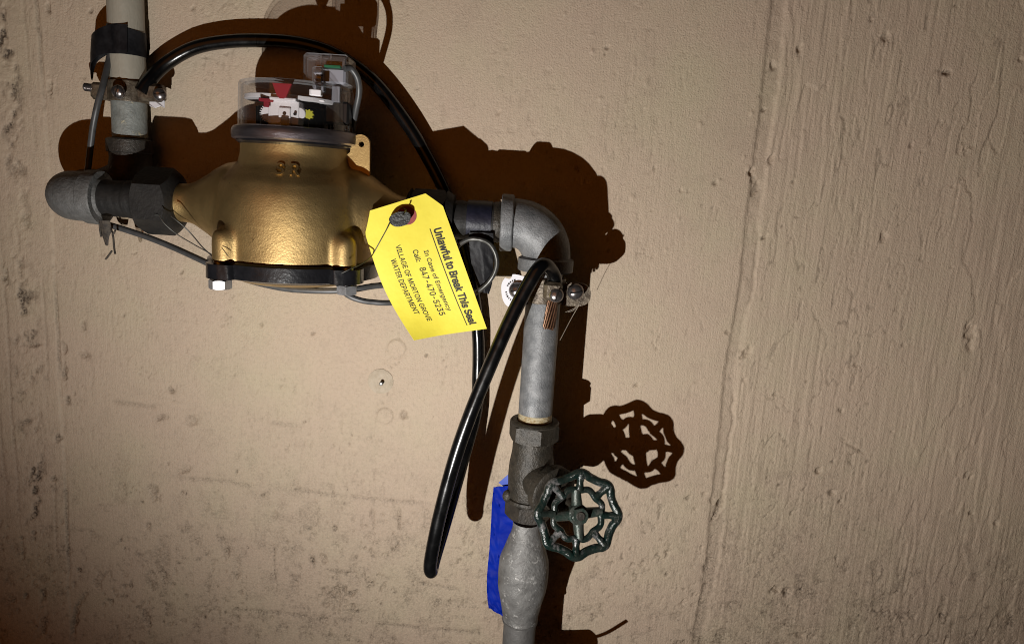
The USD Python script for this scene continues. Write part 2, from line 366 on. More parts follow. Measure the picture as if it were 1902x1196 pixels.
# ------------------------------------------------------------------ the wall
def build_wall():
    step = 0.0013
    xs = np.arange(-0.66, 0.70, step); zs = np.arange(0.66, 1.56, step)
    X, Z = np.meshgrid(xs, zs)

    def fb(sx, sz, o, seed):
        return meshkit.fbm(np.stack([X * sx + 50, Z * sz + 50, np.full_like(X, seed * 7.3)], -1), o, seed)

    def sst(a, b, v):
        t = np.clip((v - a) / (b - a), 0, 1); return t * t * (3 - 2 * t)

    xr = P(1360, 600, 0)[0]; xl = P(112, 700, 0)[0]
    lowband = 1 - sst(-0.50, -0.20, Z - 1.30 + 0.10 * (fb(6, 6, 2, 90) - 0.5))
    h = 0.0016 * (fb(7, 5, 3, 1) - 0.5)
    dirt = 0.04 * sst(0.5, 0.8, fb(30, 22, 4, 2))
    wob = 0.011 * (fb(3, 9, 4, 3) - 0.5) + 0.0022 * (fb(60, 160, 2, 4) - 0.5)
    right = sst(0.0, 0.004, X - xr - 0.013 + wob)
    # board grain
    g1 = fb(420, 15, 3, 5); g2 = fb(120, 7, 3, 6)
    amp = 0.00008 + 0.00038 * right * (0.25 + 1.1 * sst(0.32, 0.68, fb(9, 5, 3, 7)))
    h += amp * ((g1 - 0.5) * 3.0 + (g2 - 0.5) * 2.0)
    # torn paper-like steps of the grain in the right hand board
    warp = fb(14, 5, 4, 8) + 0.34 * fb(70, 9, 3, 9)
    t = warp * 9; fr = t - np.floor(t)
    h += right * 0.0008 * (sst(0.0, 0.10, fr) - fr) * sst(0.42, 0.58, fb(8, 4, 3, 10))
    crack = right * np.exp(-((np.abs(fr - 0.03)) / 0.035) ** 2) * sst(0.46, 0.62, fb(11, 5, 3, 11))
    h -= 0.0007 * crack; dirt += 0.30 * crack
    # the ledge between the boards
    band = sst(-0.0015, 0.0012, X - xr + wob) * (1 - sst(0.010, 0.014, X - xr + wob * 1.6))
    h -= 0.0011 * sst(-0.0026, 0.0030, X - xr + wob) * (1 - 0.55 * right)
    h -= band * 0.0012 * fb(130, 110, 3, 12)
    dirt += band * (0.10 + 0.10 * lowband)
    line = np.exp(-((X - xr + wob * 1.6 - 0.0135 + 0.006 * (fb(40, 25, 3, 44) - 0.5)) / 0.0012) ** 2) * sst(0.46, 0.62, fb(20, 14, 3, 13))
    h -= 0.0016 * line; dirt += 0.30 * line
    # left hand boards: a seam and a crumbly band
    xe = P(34, 400, 0)[0]
    s1 = np.exp(-((X - xl + wob * 1.2) / 0.0012) ** 2)
    br = sst(0.42, 0.62, fb(18, 9, 3, 14))
    h -= 0.0016 * s1 * (0.35 + br); dirt += 0.50 * s1 * br
    h += 0.0012 * (1 - sst(-0.001, 0.001, X - xl + wob * 1.2))
    for off, w_ in ((-0.020, 0.0012), (0.022, 0.0010), (-0.034, 0.0014)):
        s2 = np.exp(-((X - xe - off + wob) / w_) ** 2); h -= 0.0009 * s2 * br; dirt += 0.22 * s2 * br
    cr = np.exp(-((X - xe + wob * 2) / 0.013) ** 2)
    cn = fb(85, 60, 4, 15)
    h -= cr * 0.0050 * np.clip(cn - 0.47, 0, 1) * 2; dirt += cr * 0.7 * sst(0.52, 0.66, cn) * (0.5 + br)
    # a cold joint; grime and an even darkening low on the wall, stronger at right
    for (pa, pb) in (((150, 740), (560, 790)), ((330, 885), (960, 955)), ((560, 1050), (960, 1110)), ((420, 1130), (930, 1180))):
        A, B = P(*pa, 0), P(*pb, 0)
        zl = A[2] + (B[2] - A[2]) * (X - A[0]) / (B[0] - A[0]) + 0.006 * (fb(25, 25, 3, 16) - 0.5)
        inx = sst(A[0] - 0.02, A[0] + 0.03, X) * (1 - sst(B[0] - 0.03, B[0] + 0.02, X))
        l_ = np.exp(-((Z - zl) / 0.0026) ** 2) * inx * sst(0.40, 0.56, fb(40, 40, 3, 17))
        h -= 0.0007 * l_; dirt += 0.24 * l_
    gr = fb(60, 55, 5, 18)
    dirt += lowband * (0.19 + 0.10 * right + 0.22 * sst(0.46, 0.74, gr) + 0.22 * sst(0.56, 0.72, fb(190, 150, 4, 19)))
    h -= lowband * 0.0012 * sst(0.55, 0.72, gr)
    dirt += (1 - lowband) * 0.06 * sst(0.58, 0.76, fb(75, 60, 4, 20)) * (1 - 0.6 * right)

    WX, WZ = fb(240, 200, 4, 51) - 0.5, fb(230, 210, 4, 52) - 0.5
    # fine hard-edged pits and scuffs, in clusters
    cl = sst(0.46, 0.66, fb(13, 10, 3, 53)) * (0.35 + 0.9 * lowband) * (1 - 0.5 * right)
    pit = sst(0.64, 0.67, fb(210, 150, 4, 54)) * cl
    h -= 0.0011 * pit; dirt += 0.22 * pit
    sc = sst(0.60, 0.66, fb(330, 60, 4, 55)) * sst(0.45, 0.65, fb(10, 8, 3, 56)) * (1 - right)
    h -= 0.0004 * sc; dirt += 0.10 * sc
    h += 0.00022 * (fb(300, 260, 3, 57) - 0.5)

    def spot(cx, cz, rx, rz, depth, dd, ang=0.0, power=5.0):
        i0, i1 = np.searchsorted(zs, [cz - 4 * max(rx, rz), cz + 4 * max(rx, rz)])
        j0, j1 = np.searchsorted(xs, [cx - 4 * max(rx, rz), cx + 4 * max(rx, rz)])
        if i1 <= i0 or j1 <= j0:
            return
        dx, dz = X[i0:i1, j0:j1] - cx, Z[i0:i1, j0:j1] - cz
        u, w = dx * math.cos(ang) + dz * math.sin(ang), -dx * math.sin(ang) + dz * math.cos(ang)
        u = u + WX[i0:i1, j0:j1] * rx * 2.6; w = w + WZ[i0:i1, j0:j1] * rz * 2.6
        k = np.exp(-((u / rx) ** 2 + (w / rz) ** 2) ** (power / 2))
        h[i0:i1, j0:j1] -= depth * k; dirt[i0:i1, j0:j1] += 0.62 * dd * k

    for k in range(620):          # pinholes and pits left by the pour
        cx, cz = rng.uniform(-0.6, 0.63), rng.uniform(0.72, 1.52)
        low = cz < 1.0
        r = abs(rng.normal(0, 0.0011)) + 0.0006
        if rng.random() < (0.8 if low else 0.4):
            e = rng.uniform(0.5, 2.0)
            spot(cx, cz, r, r * e, 0.0004 + r * 0.5, rng.uniform(0.15, 0.9), rng.uniform(-0.5, 0.5))
    for k in range(70):          # clumps of small marks
        cx, cz = rng.uniform(-0.6, 0.4), 0.72 + 0.75 * rng.beta(1.1, 1.6)
        for j in range(rng.integers(3, 9)):
            spot(cx + rng.normal(0, 0.005), cz + rng.normal(0, 0.006), rng.uniform(0.0006, 0.0016), rng.uniform(0.0006, 0.0030), rng.uniform(0.0002, 0.0010), rng.uniform(0.1, 0.6), rng.uniform(-0.8, 0.8))
    for k in range(46):           # short trowel nicks in the smooth boards
        cx, cz = rng.uniform(-0.5, 0.25), rng.uniform(0.74, 1.5)
        spot(cx, cz, rng.uniform(0.0005, 0.0010), rng.uniform(0.003, 0.009), 0.0006, rng.uniform(0.0, 0.4), rng.normal(0, 0.35))
    marks = [(1757, 134, .004, .0028, .003, 1.1, .2), (1385, 655, .006, .004, .003, .25, .6), (1338, 935, .003, .009, .005, .7, -.2), (1330, 958, .002, .007, .004, .6, -.4),
             (1441, 1095, .0055, .0040, .004, .45, .3), (1463, 1101, .0050, .0050, .004, .5, .8), (1521, 875, .0035, .0035, .003, .5, 0), (1545, 914, .004, .003, .003, .5, .4),
             (1488, 1180, .012, .003, .003, .4, -.05), (1480, 1164, .030, .0012, .0015, .3, -.12), (1585, 830, .013, .0011, .0016, .35, -.42), (1570, 817, .006, .001, .001, .2, -.42),
             (750, 772, .0042, .0042, .0022, .6, .5), (510, 1048, .0008, .021, .0012, .75, .03), (1436, 122, .0022, .005, .003, .5, .2), (1432, 297, .002, .006, .003, .5, -.2),
             (1397, 320, .003, .004, .004, .6, .3), (1484, 92, .002, .004, .003, .7, 0), (1420, 441, .003, .002, .002, .7, .5), (1419, 205, .0018, .0018, .002, .8, 0), (1803, 627, .005, .014, .0022, .12, .1),
             (690, 1025, .003, .006, .002, .4, .3), (692, 955, .0028, .007, .0018, .35, 0), (742, 962, .002, .010, .0018, .35, 0), (90, 14, .002, .006, .003, .8, 0), (93, 165, .002, .010, .003, .6, 0),
             (120, 695, .0025, .012, .003, .9, 0), (120, 650, .002, .006, .003, .6, 0), (155, 605, .0025, .005, .002, .6, .2), (160, 658, .007, .004, .002, .5, .1), (340, 875, .009, .003, .002, .5, .4), (285, 915, .006, .010, .0022, .45, .3),
             (358, 780, .008, .007, .002, .4, 0), (300, 775, .006, .003, .002, .5, .3), (420, 1025, .003, .008, .003, .6, 0), (620, 1110, .016, .013, .003, .4, .2), (270, 1145, .006, .012, .002, .5, .2), (140, 1150, .003, .020, .003, .6, -.2),
             (80, 1105, .003, .009, .002, .6, 0), (10, 520, .004, .004, .003, .8, 0), (13, 507, .002, .006, .003, .7, 0), (60, 640, .010, .002, .002, .7, .1)]
    for (px, py, rx, rz, d, dd, a) in marks:
        c = P(px, py, 0); spot(c[0], c[2], rx, rz, d, dd, a, 4.0)
    for (px, py, r) in ((737, 647, .0105), (715, 772, .0095), (1915, 0, .01)):      # patched form-tie discs
        c = P(px, py, 0); rr = np.hypot(X - c[0], Z - c[2]) / r
        k = np.exp(-((rr - 1) / 0.10) ** 2); h -= 0.0009 * k * (0.4 + fb(60, 60, 2, 21)); h += 0.0007 * (rr < 1); dirt += 0.12 * k
    for k in range(16):            # small raised drips of paint
        c = P(rng.uniform(1000, 1400), rng.uniform(20, 480), 0); rr = np.hypot(X - c[0], (Z - c[2]) * 0.8) / rng.uniform(.0014, .0030); h += 0.0009 * np.exp(-rr ** 4)
    dirt = np.clip(dirt, 0, 1.2)
    v = np.stack([X, -h, Z], -1).reshape(-1, 3)
    nz, nx = X.shape; idx = np.arange(nx * nz).reshape(nz, nx)
    a, b, c, d = idx[:-1, :-1].ravel(), idx[:-1, 1:].ravel(), idx[1:, 1:].ravel(), idx[1:, :-1].ravel()
    f = np.vstack([np.stack([a, b, c], 1), np.stack([a, c, d], 1)])
    # a plain border so that the wall goes on beyond the frame
    g = usdkit.mesh(stage, '/World/wall', trimesh.Trimesh(v, f, process=False), '/World/Looks/wall_paint', True)
    g.CreateDoubleSidedAttr(True)
    UsdGeom.PrimvarsAPI(g).CreatePrimvar('dirt', Sdf.ValueTypeNames.FloatArray, 'vertex').Set(Vt.FloatArray.FromNumpy(dirt.reshape(-1).astype(np.float32)))
    p = g.GetPrim(); p.SetCustomDataByKey('kind', 'structure'); p.SetCustomDataByKey('label', 'beige painted concrete wall with wood grain of the form boards'); p.SetCustomDataByKey('category', 'wall')


build_wall()

# ------------------------------------------------------------------ shared dimensions
HP = 0.0745                                 # pipes' distance from the wall
ZP = P(215, 369, HP)[2]                     # height of the horizontal run
XV = P(1003, 640, HP)[0]                    # the vertical pipe
XM = P(551, 300, HP)[0]                     # the meter's axis
YP = -HP
X3 = lambda x, z, y=YP: np.array([x, y, z])
zf = lambda py, h, px=550: P(px, py, h)[2]


# ------------------------------------------------------------------ water meter
def build_meter():
    t = thing('water_meter', 'bronze water meter with a clear domed register, held between two black wrapped couplings', 'water meter', (XM, YP, ZP - 0.07))
    C = np.array([XM, YP, ZP])
    ztop = zf(262, HP + 0.050) - ZP; zbot = zf(498, HP + 0.075) - ZP
    zr = np.array([-0.12, zbot, -0.030, -0.014, 0.000, 0.012, 0.0235, 0.033, 0.041, 0.052, 0.12])
    rr = np.array([0.0738, 0.0738, 0.0738, 0.0737, 0.0730, 0.0712, 0.0668, 0.0590, 0.0527, 0.0498, 0.0498])
    xs_ = np.array([0.0, 0.060, 0.072, 0.080, 0.088, 0.096, 0.104, 0.13]); rs_ = np.array([0.046, 0.0405, 0.0350, 0.0295, 0.0245, 0.0200, 0.0180, 0.0180])
    bolts = [math.radians(a) for a in (-36, 50, 141, 230)]
    from scipy.interpolate import PchipInterpolator
    Rz, Rx = PchipInterpolator(zr, rr), PchipInterpolator(xs_, rs_)

    def smin(a, b, k):
        q = np.clip(0.5 + 0.5 * (b - a) / k, 0, 1); return b * (1 - q) + a * q - k * q * (1 - q)

    def smax(a, b, k):
        return -smin(-a, -b, k)

    def sd(p):
        x, y, z = p[:, 0], p[:, 1], p[:, 2]
        f1 = (np.hypot(x, y) - Rz(np.clip(z, -0.119, 0.119)))
        f2 = (np.hypot(y, z) - Rx(np.clip(np.abs(x), 0, 0.129))) * 0.8
        f = smin(f1, f2, 0.0025)
        for a in bolts:
            bx, by = 0.0745 * math.sin(a), -0.0745 * math.cos(a)
            f3 = smax(np.hypot(x - bx, y - by) - 0.0112, (z + 0.016) + 0.9 * (0.9 - np.hypot(x, y) / 0.085) * 0.02, 0.014)
            f = smin(f, f3, 0.006)
        f = smax(f, z - ztop, 0.002); f = smax(f, zbot - z, 0.002); f = np.maximum(f, np.abs(x) - 0.120)
        return f

    ico = trimesh.creation.icosphere(6)
    d = np.array(ico.vertices); lo, hi = np.zeros(len(d)), np.full(len(d), 0.2)
    for _ in range(40):
        mid = (lo + hi) / 2; s = sd(d * mid[:, None]) < 0; lo, hi = np.where(s, mid, lo), np.where(s, hi, mid)
    v = d * lo[:, None]
    n = (meshkit.fbm(v * 260 + 9, 3, 3) - 0.5) * 0.0002
    v = v * (1 + n / 0.08)[:, None]
    body = part(t, 'body', trimesh.Trimesh(v + C, ico.faces, process=False), 'bronze', True)
    # cast letters on the shoulder
    tm = meshkit.text_mesh('S R', 0.0092, 0.0032, bold=True)
    tm = tm.subdivide_to_size(0.0025)
    q = np.array(tm.vertices); zc = zf(325, HP + 0.068) - ZP
    x0 = P(503, 318, HP + 0.066)[0] - XM
    zz = zc + q[:, 1]; rad = Rz(zz) - 0.0014 + q[:, 2]; az = (x0 + q[:, 0] * 1.15) / 0.062
    part(body, 'cast_letters', trimesh.Trimesh(np.stack([rad * np.sin(az), -rad * np.cos(az), zz], 1) + C, tm.faces, process=False), 'bronze', 30)
    # sealing lug with a hole
    from shapely.geometry import Polygon, Point
    ux, uz = np.array([1.0, 0, 0]), np.array([0, 0, 1.0])
    o = P(671, 268, HP + 0.004)
    pts = [(0.0085 * math.cos(a), 0.0085 * math.sin(a)) for a in np.linspace(0, math.pi, 14)] + [(-0.0095, -0.008), (-0.016, -0.014), (-0.030, -0.040), (0.000, -0.036), (0.0092, -0.034)]
    pg = Polygon(pts).buffer(0).difference(Point(0.0008, -0.0004).buffer(0.0026))
    part(t, 'seal_lug', poly_prism(pg, o + np.array([0, 0.0025, 0]), ux, uz, 0.006), 'bronze', 30)
    # retaining ring
    z0, z1 = zf(262, HP + 0.0575), zf(234, HP + 0.0575)
    L = z1 - z0
    part(t, 'retaining_ring', lathe([(0, 0.050), (0.0004, 0.0555), (0.0018, 0.0572), (L * 0.5, 0.0574), (L - 0.0035, 0.0572), (L - 0.0010, 0.0556), (L, 0.0530), (L + 0.0002, 0.0510), (L - 0.001, 0.040), (0.001, 0.040)], X3(XM, z0), (0, 0, 1), 96, closed=True), 'ring_steel', 35)
    part(t, 'dark_band', lathe([(0, 0.0500), (0.0022, 0.0535), (0.0036, 0.0535), (0.0036, 0.030), (0, 0.030)], X3(XM, z0 - 0.0034), (0, 0, 1), 80, closed=True), 'plate_black', 35)  # dark band just under the retaining ring
    # black bottom plate: a rim, four ears and a domed bottom
    zt, zb = zf(499, HP + 0.078), zf(531, HP + 0.078)
    Lp = zt - zb
    pl = part(t, 'bottom_plate', lathe([(-0.004, 0.030), (-0.0025, 0.062), (0, 0.0745), (0.0012, 0.0785), (Lp - 0.001, 0.0790), (Lp, 0.0775), (Lp + 0.0015, 0.074)], X3(XM, zb), (0, 0, 1), 96), 'plate_black', 35)
    part(pl, 'bottom_dome', lathe([(-0.0105, 0.005), (-0.0095, 0.030), (-0.0065, 0.050), (-0.0028, 0.0615)], X3(XM, zb), (0, 0, 1), 64), 'bronze', 40)
    for i, a in enumerate(bolts):
        u = np.array([math.sin(a), -math.cos(a), 0.0]); s = np.array([math.cos(a), math.sin(a), 0.0])
        c = X3(XM, zb) + u * 0.0800
        ear = [(0.0145 * math.sin(k) * (1.15 if abs(k) > 1.2 else 1.0), 0.0105 * math.cos(k)) for k in np.linspace(-1.9, 1.9, 18)] + [(0.014, -0.016), (-0.014, -0.016)]
        part(pl, 'ear', rough(poly_prism(ear, c + np.array([0, 0, 0.0008]), -s if False else s, -u if False else u, Lp - 0.002) if np.cross(s, u)[2] > 0 else poly_prism(ear, c + np.array([0, 0, 0.0008]), -s, u, Lp - 0.002), 0.0003, 200), 'plate_black', 40)
        if i < 3:
            bo = part(t, 'bolt', cyl(c + [0, 0, -0.002], c + [0, 0, Lp + 0.0065], 0.0056, 0.0008, 20), 'bolt_steel')
            part(bo, 'bolt_head', hexnut(c + [0, 0, -0.0088], c + [0, 0, -0.0006], 0.0098, phase=a + 0.35), 'bolt_steel', 25)
    # clear register housing
    zl0, zl1 = z1 - 0.003, zf(146, HP + 0.051)
    Lh = zl1 - zl0; Ro = 0.0517
    shell = [(0, Ro), (Lh - 0.0036, Ro - 0.0008), (Lh - 0.003, Ro - 0.0009), (Lh - 0.0008, Ro - 0.0020), (Lh, Ro - 0.0042), (Lh, 0.001), (Lh - 0.0022, 0.001), (Lh - 0.0024, Ro - 0.0050), (Lh - 0.0045, Ro - 0.0031), (Lh - 0.0052, Ro - 0.0031), (0, Ro - 0.0024)]
    reg = part(t, 'register_cover', lathe(shell, X3(XM, zl0), (0, 0, 1), 80, closed=True), 'clear_plastic', 35)
    # the tower on the cover: a clear box, open below
    hT = HP + 0.018
    a_, b_ = P(563, 97, hT), P(647, 97, hT)
    wx, zt_ = b_[0] - a_[0], a_[2]; zc0 = zl1 - 0.0002
    import manifold3d as m3

    def mf(tm_):
        return m3.Manifold(m3.Mesh(np.asarray(tm_.vertices, np.float32), np.asarray(tm_.faces, np.uint32)))
    cx = (a_[0] + b_[0]) / 2
    yT = -hT + 0.016
    outer = rbox((cx, yT, (zc0 + zt_) / 2), (wx, 0.034, zt_ - zc0), 0.0025)
    inner = rbox((cx, yT, (zc0 + zt_) / 2 - 0.003), (wx - 0.005, 0.029, zt_ - zc0 - 0.001), 0.0018)
    tw = (mf(outer) - mf(inner)).to_mesh()
    part(reg, 'tower_cover', trimesh.Trimesh(tw.vert_properties[:, :3], tw.tri_verts, process=False), 'clear_milky', 25)
    part(reg, 'tower_band', rbox((cx + 0.002, yT, zt_ - 0.0135), (wx - 0.010, 0.026, 0.0014), 0.0004), 'clear_milky', 25)
    for k in (-1, 1):
        part(reg, 'tower_rib', rbox((cx + k * wx * 0.11, yT - 0.0145, zt_ - 0.007), (0.0012, 0.002, 0.012), 0.0003), 'clear_milky', 25)
    c = P(621, 126, hT - 0.002); part(reg, 'circuit_strip', rbox(c, (0.0145, 0.016, 0.0022), 0.0004), 'plastic_green', 25)
    c = P(622, 143, hT - 0.004); part(reg, 'terminal_block', rbox(c, (0.022, 0.014, 0.014), 0.002), 'plastic_grey', 25)
    for (x_, y_, w_, h_, m_) in ((592, 148, 20, 44, 'clear_milky'), (592, 137, 15, 8, 'plastic_pale'), (592, 150, 13, 6, 'plastic_grey'), (587, 166, 5, 20, 'plastic_pale'), (601, 164, 4, 16, 'plastic_pale')):
        c = P(x_, y_, hT + 0.004); s = np.linalg.norm(P(x_ + 1, y_, hT) - P(x_, y_, hT))
        part(reg, 'sensor_column', rbox(c, (w_ * s, 0.010, h_ * s), 0.0015), m_, 25)
    # works inside
    hc = HP + 0.0395
    s = np.linalg.norm(P(540, 200, hc)[[0]] - P(541, 200, hc)[[0]])

    def bx(x0_, y0_, x1_, y1_, h_, dep, m_, name, bev=0.0006):
        A, B = P(x0_, (y0_ + y1_) / 2, h_), P(x1_, (y0_ + y1_) / 2, h_); T, Bt = P((x0_ + x1_) / 2, y0_, h_), P((x0_ + x1_) / 2, y1_, h_)
        ang = math.radians(1.0); ux_ = np.array([math.cos(ang), 0, -math.sin(ang)]); uz_ = np.array([math.sin(ang), 0, math.cos(ang)])
        return part(reg, name, rbox((A + B) / 2 + [0, dep / 2, 0], (B[0] - A[0], dep, T[2] - Bt[2]), bev, [ux_, [0, 1, 0], uz_]), m_, 25)
    zd = P(540, 178, HP + 0.042)[2]
    part(reg, 'works_drum', lathe([(0, 0.0360), (zd - zl0 - 0.010, 0.0360), (zd - zl0 - 0.009, 0.034)] if True else [(0, 0.041), (zd - zl0 - 0.010, 0.041), (zd - zl0 - 0.009, 0.039)], X3(XM, zl0 + 0.001, YP + 0.004), (0, 0, 1), 40), 'plastic_black', 30)
    for k in range(14):
        a = math.radians(-78 + 12 * k); c = X3(XM + 0.0362 * math.sin(a), 0, YP + 0.004 - 0.0362 * math.cos(a))
        part(reg, 'drum_rib', cyl(c + [0, 0, zl0 + 0.001], c + [0, 0, zd - 0.008], 0.0011, 0.0003, 8), 'plastic_black')
    dp = lathe([(0, 0.0430), (0.0005, 0.0440), (0.0036, 0.0440), (0.0040, 0.0432)], X3(XM - 0.002, zd - 0.003, YP), (0.015, 0, 1), 64)
    part(reg, 'dial_plate', dp, 'plastic_white', 30)
    bx(574, 166, 596, 178, HP + 0.044, 0.006, 'plastic_white', 'dial_post')
    bx(500, 181, 549, 187, hc + 0.008, 0.012, 'plastic_white', 'gear_carriage')
    bx(502, 187, 555, 231, hc + 0.004, 0.016, 'plastic_white', 'gear_carriage')
    bx(498, 196, 504, 229, hc + 0.004, 0.008, 'plastic_white', 'gear_carriage')
    bx(517, 200, 539, 229, hc + 0.0062, 0.006, 'plastic_white', 'gear_carriage')
    bx(521, 217, 535, 233, hc + 0.0084, 0.006, 'plastic_black', 'carriage_slot')
    for (x_, y_, r_) in ((528, 211, 3.4), (547, 212, 2.6)):
        c = P(x_, y_, hc + 0.0068); part(reg, 'shaft_hole', cyl(c, c + [0, 0.003, 0], r_ * s, 0.0002, 16), 'plastic_black')
    c = P(556, 211, hc + 0.003); part(reg, 'gear_cover', cyl(c, c + [0, 0.010, 0], 11 * s, 0.0006, 32), 'plastic_white')

    def gear(x_, y_, h_, r_, teeth, m_, name):
        c_ = P(x_, y_, h_); pts_ = []
        for k in range(teeth):
            for f_, g_ in ((-.30, .80), (-.16, 1.0), (.16, 1.0), (.30, .80)):
                a = 2 * math.pi * (k + f_) / teeth; pts_.append((r_ * s * g_ * math.cos(a), r_ * s * g_ * math.sin(a)))
        g = part(reg, name, poly_prism(pts_, c_ + [0, 0.003, 0], (1, 0, 0), (0, 0, 1), 0.003), m_, 25)
    gear(498, 211, hc + 0.001, 16, 22, 'plastic_white', 'white_gear')
    gear(573, 213, hc + 0.001, 9.5, 9, 'plastic_yellow', 'yellow_gear')
    tri = [(-17 * s, 12 * s), (18 * s, 12 * s), (8 * s, -11 * s), (3 * s, -14 * s), (-4 * s, -14 * s), (-9 * s, -9 * s)]
    part(reg, 'red_pointer', poly_prism(tri, P(525, 169, HP + 0.0468), (1, 0, 0), (0, 0, 1), 0.003), 'plastic_red', 25)
    bx(480, 182, 507, 189, hc + 0.006, 0.008, 'plastic_red', 'red_bracket')
    bx(489, 188, 500, 199, hc + 0.005, 0.006, 'plastic_red', 'red_bracket')
    bx(602, 188, 648, 231, HP + 0.018, 0.016, 'plastic_black', 'magnet_block', 0.002)
    bx(616, 160, 631, 190, HP + 0.022, 0.006, 'plastic_grey', 'lead_guide')
    bx(592, 186, 602, 189, HP + 0.040, 0.004, 'plastic_white', 'dial_post')


build_meter()


# ------------------------------------------------------------------ pipework
def elbow_mesh(path, r):
    return tube(path, r, 40)


def arc(c, r, a0, a1, u, w, n=18):
    a = np.linspace(a0, a1, n)
    return np.asarray(c) + r * (np.cos(a)[:, None] * np.asarray(u, float) + np.sin(a)[:, None] * np.asarray(w, float))


XA, XB = P(163, 365, HP)[0], P(189, 367, HP)[0]
# left elbow, turning back to the wall
xe = P(72, 362, HP)[0] + 0.0232
t = thing('pipe_elbow', 'dark galvanised elbow turning back to the wall at the far left', 'pipe elbow', (xe, YP, ZP))
pth = np.vstack([np.linspace(X3(XB - 0.004, ZP), X3(xe + 0.0225, ZP), 5), arc(X3(xe + 0.0225, ZP, YP + 0.0225), 0.0225, 0, math.pi / 2, (0, -1, 0), (-1, 0, 0))[1:], np.linspace(X3(xe, ZP, YP + 0.0245), X3(xe, ZP, YP + 0.045), 4)])
part(t, 'bend', rough(elbow_mesh(pth, 0.0232), 0.0003, 220, 2), 'galvanised_dull', 40)
part(t, 'collar', rough(lathe([(0, 0.0232), (0.0015, 0.0252), (0.0125, 0.0256), (0.0142, 0.0248), (0.0142, 0.0168)], X3(XA, ZP), (1, 0, 0), 56), 0.0003, 260, 4), 'galvanised_dull', 40)
part(t, 'rear_collar', lathe([(0, 0.0232), (0.001, 0.0255), (0.013, 0.0255), (0.014, 0.024)], X3(xe, ZP, YP + 0.040), (0, 1, 0), 48), 'galvanised_dull', 40)
# rear elbow up to the riser
XRs = P(237, 120, 0.021)[0]; YR = -0.021
zr0 = P(240, 257, 0.030)[2]
t = thing('rear_elbow', 'dark elbow in shadow under the painted riser pipe', 'pipe elbow', (XRs, YR, ZP))
pth = spline([X3(xe, ZP, YP + 0.050), X3(xe + 0.001, ZP + 0.001, -0.030), X3(xe + 0.010, ZP + 0.006, -0.0245), X3(XRs - 0.006, ZP + 0.018, -0.0230), X3(XRs, ZP + 0.034, -0.0225), X3(XRs, zr0 - 0.010, -0.0225)], 8)
part(t, 'bend', tube(pth, 0.0195, 32), 'valve_dark', 40)
part(t, 'collar', lathe([(0, 0.019), (0.001, 0.0215), (0.013, 0.0215), (0.0145, 0.0195)], X3(XRs, zr0 - 0.0147, -0.0225), (0, 0, 1), 48), 'valve_dark', 40)
# riser
t = thing('riser_pipe', 'grey painted riser pipe with flaking lower end, rising out of frame at upper left', 'pipe', (XRs, YR, zr0))
part(t, 'upper_length', rough(cyl(X3(XRs, P(238, 150, .03)[2], YR), X3(XRs, 1.53, YR), 0.0166, 0.0004, 48), 0.0, 1), 'riser_paint')
part(t, 'lower_length', cyl(X3(XRs, zr0, YR), X3(XRs, P(238, 150, .03)[2], YR), 0.0163, 0.0008, 48), 'riser_bare', label='flaking bare lower end of the riser')
# left wrapped nipple
x0, x1 = XB - 0.002, P(268, 370, HP)[0]
t = thing('wrapped_pipe', 'short black wrapped pipe between the left elbow and the left hex coupling', 'pipe', X3(x0, ZP))
n_ = 40
prof = [(k / n_ * (x1 - x0), 0.0172 + 0.0001 * math.sin(k * 0.9) + (0.0006 if k > 26 else 0)) for k in range(n_ + 1)]
part(t, 'wrapping', rough(lathe(prof, X3(x0, ZP), (1, 0, 0), 48), 0.00035, 180, 6), 'pipe_wrap', 40)
part(t, 'thread', lathe([(0, 0.0155), (0.0, 0.0185), (0.004, 0.0190), (0.006, 0.0178), (0.007, 0.0160)], X3(x0 - 0.001, ZP), (1, 0, 0), 40), 'galvanised_dull', 30, label='pale pipe dope at the elbow joint')
# couplings
t = thing('meter_coupling', 'black hex coupling nut left of the bronze meter', 'coupling nut', X3(x1, ZP), group=None)
xn1 = P(331, 372, HP)[0]
part(t, 'hex_nut', hexnut(X3(x1 - 0.001, ZP), X3(xn1, ZP), 0.0318, phase=math.pi / 6, ch=0.16), 'pipe_wrap', 25)
part(t, 'nut_end', lathe([(0, 0.026), (0.001, 0.0265), (0.0035, 0.0225), (0.004, 0.018)], X3(xn1 - 0.001, ZP), (1, 0, 0), 48), 'pipe_wrap', 35)
part(t, 'seal_hole', lathe([(0, 0.0026), (0.0012, 0.0024), (0.0012, 0.0010), (0, 0.0010)], P(293, 401, HP + 0.0262), (0, -0.87, -0.5), 20, closed=True), 'wire_steel', 30)
xq0, xq1 = P(763, 395, HP)[0], P(832, 405, HP)[0]
t = thing('meter_coupling', 'black hex coupling nut half hidden behind the yellow tag', 'coupling nut', X3(xq0, ZP), group=None)
part(t, 'hex_nut', hexnut(X3(xq0, ZP), X3(xq1, ZP), 0.0268, phase=math.pi / 6, ch=0.2), 'pipe_wrap', 25)
part(t, 'nut_end', lathe([(0, 0.018), (0.0005, 0.0225), (0.003, 0.0262), (0.004, 0.0265)], X3(xq0 - 0.003, ZP), (1, 0, 0), 48), 'pipe_wrap', 35)
part(t, 'nut_shoulder', lathe([(0, 0.0265), (0.001, 0.0262), (0.007, 0.0225), (0.008, 0.0185)], X3(xq1 - 0.001, ZP), (1, 0, 0), 48), 'pipe_wrap', 35)
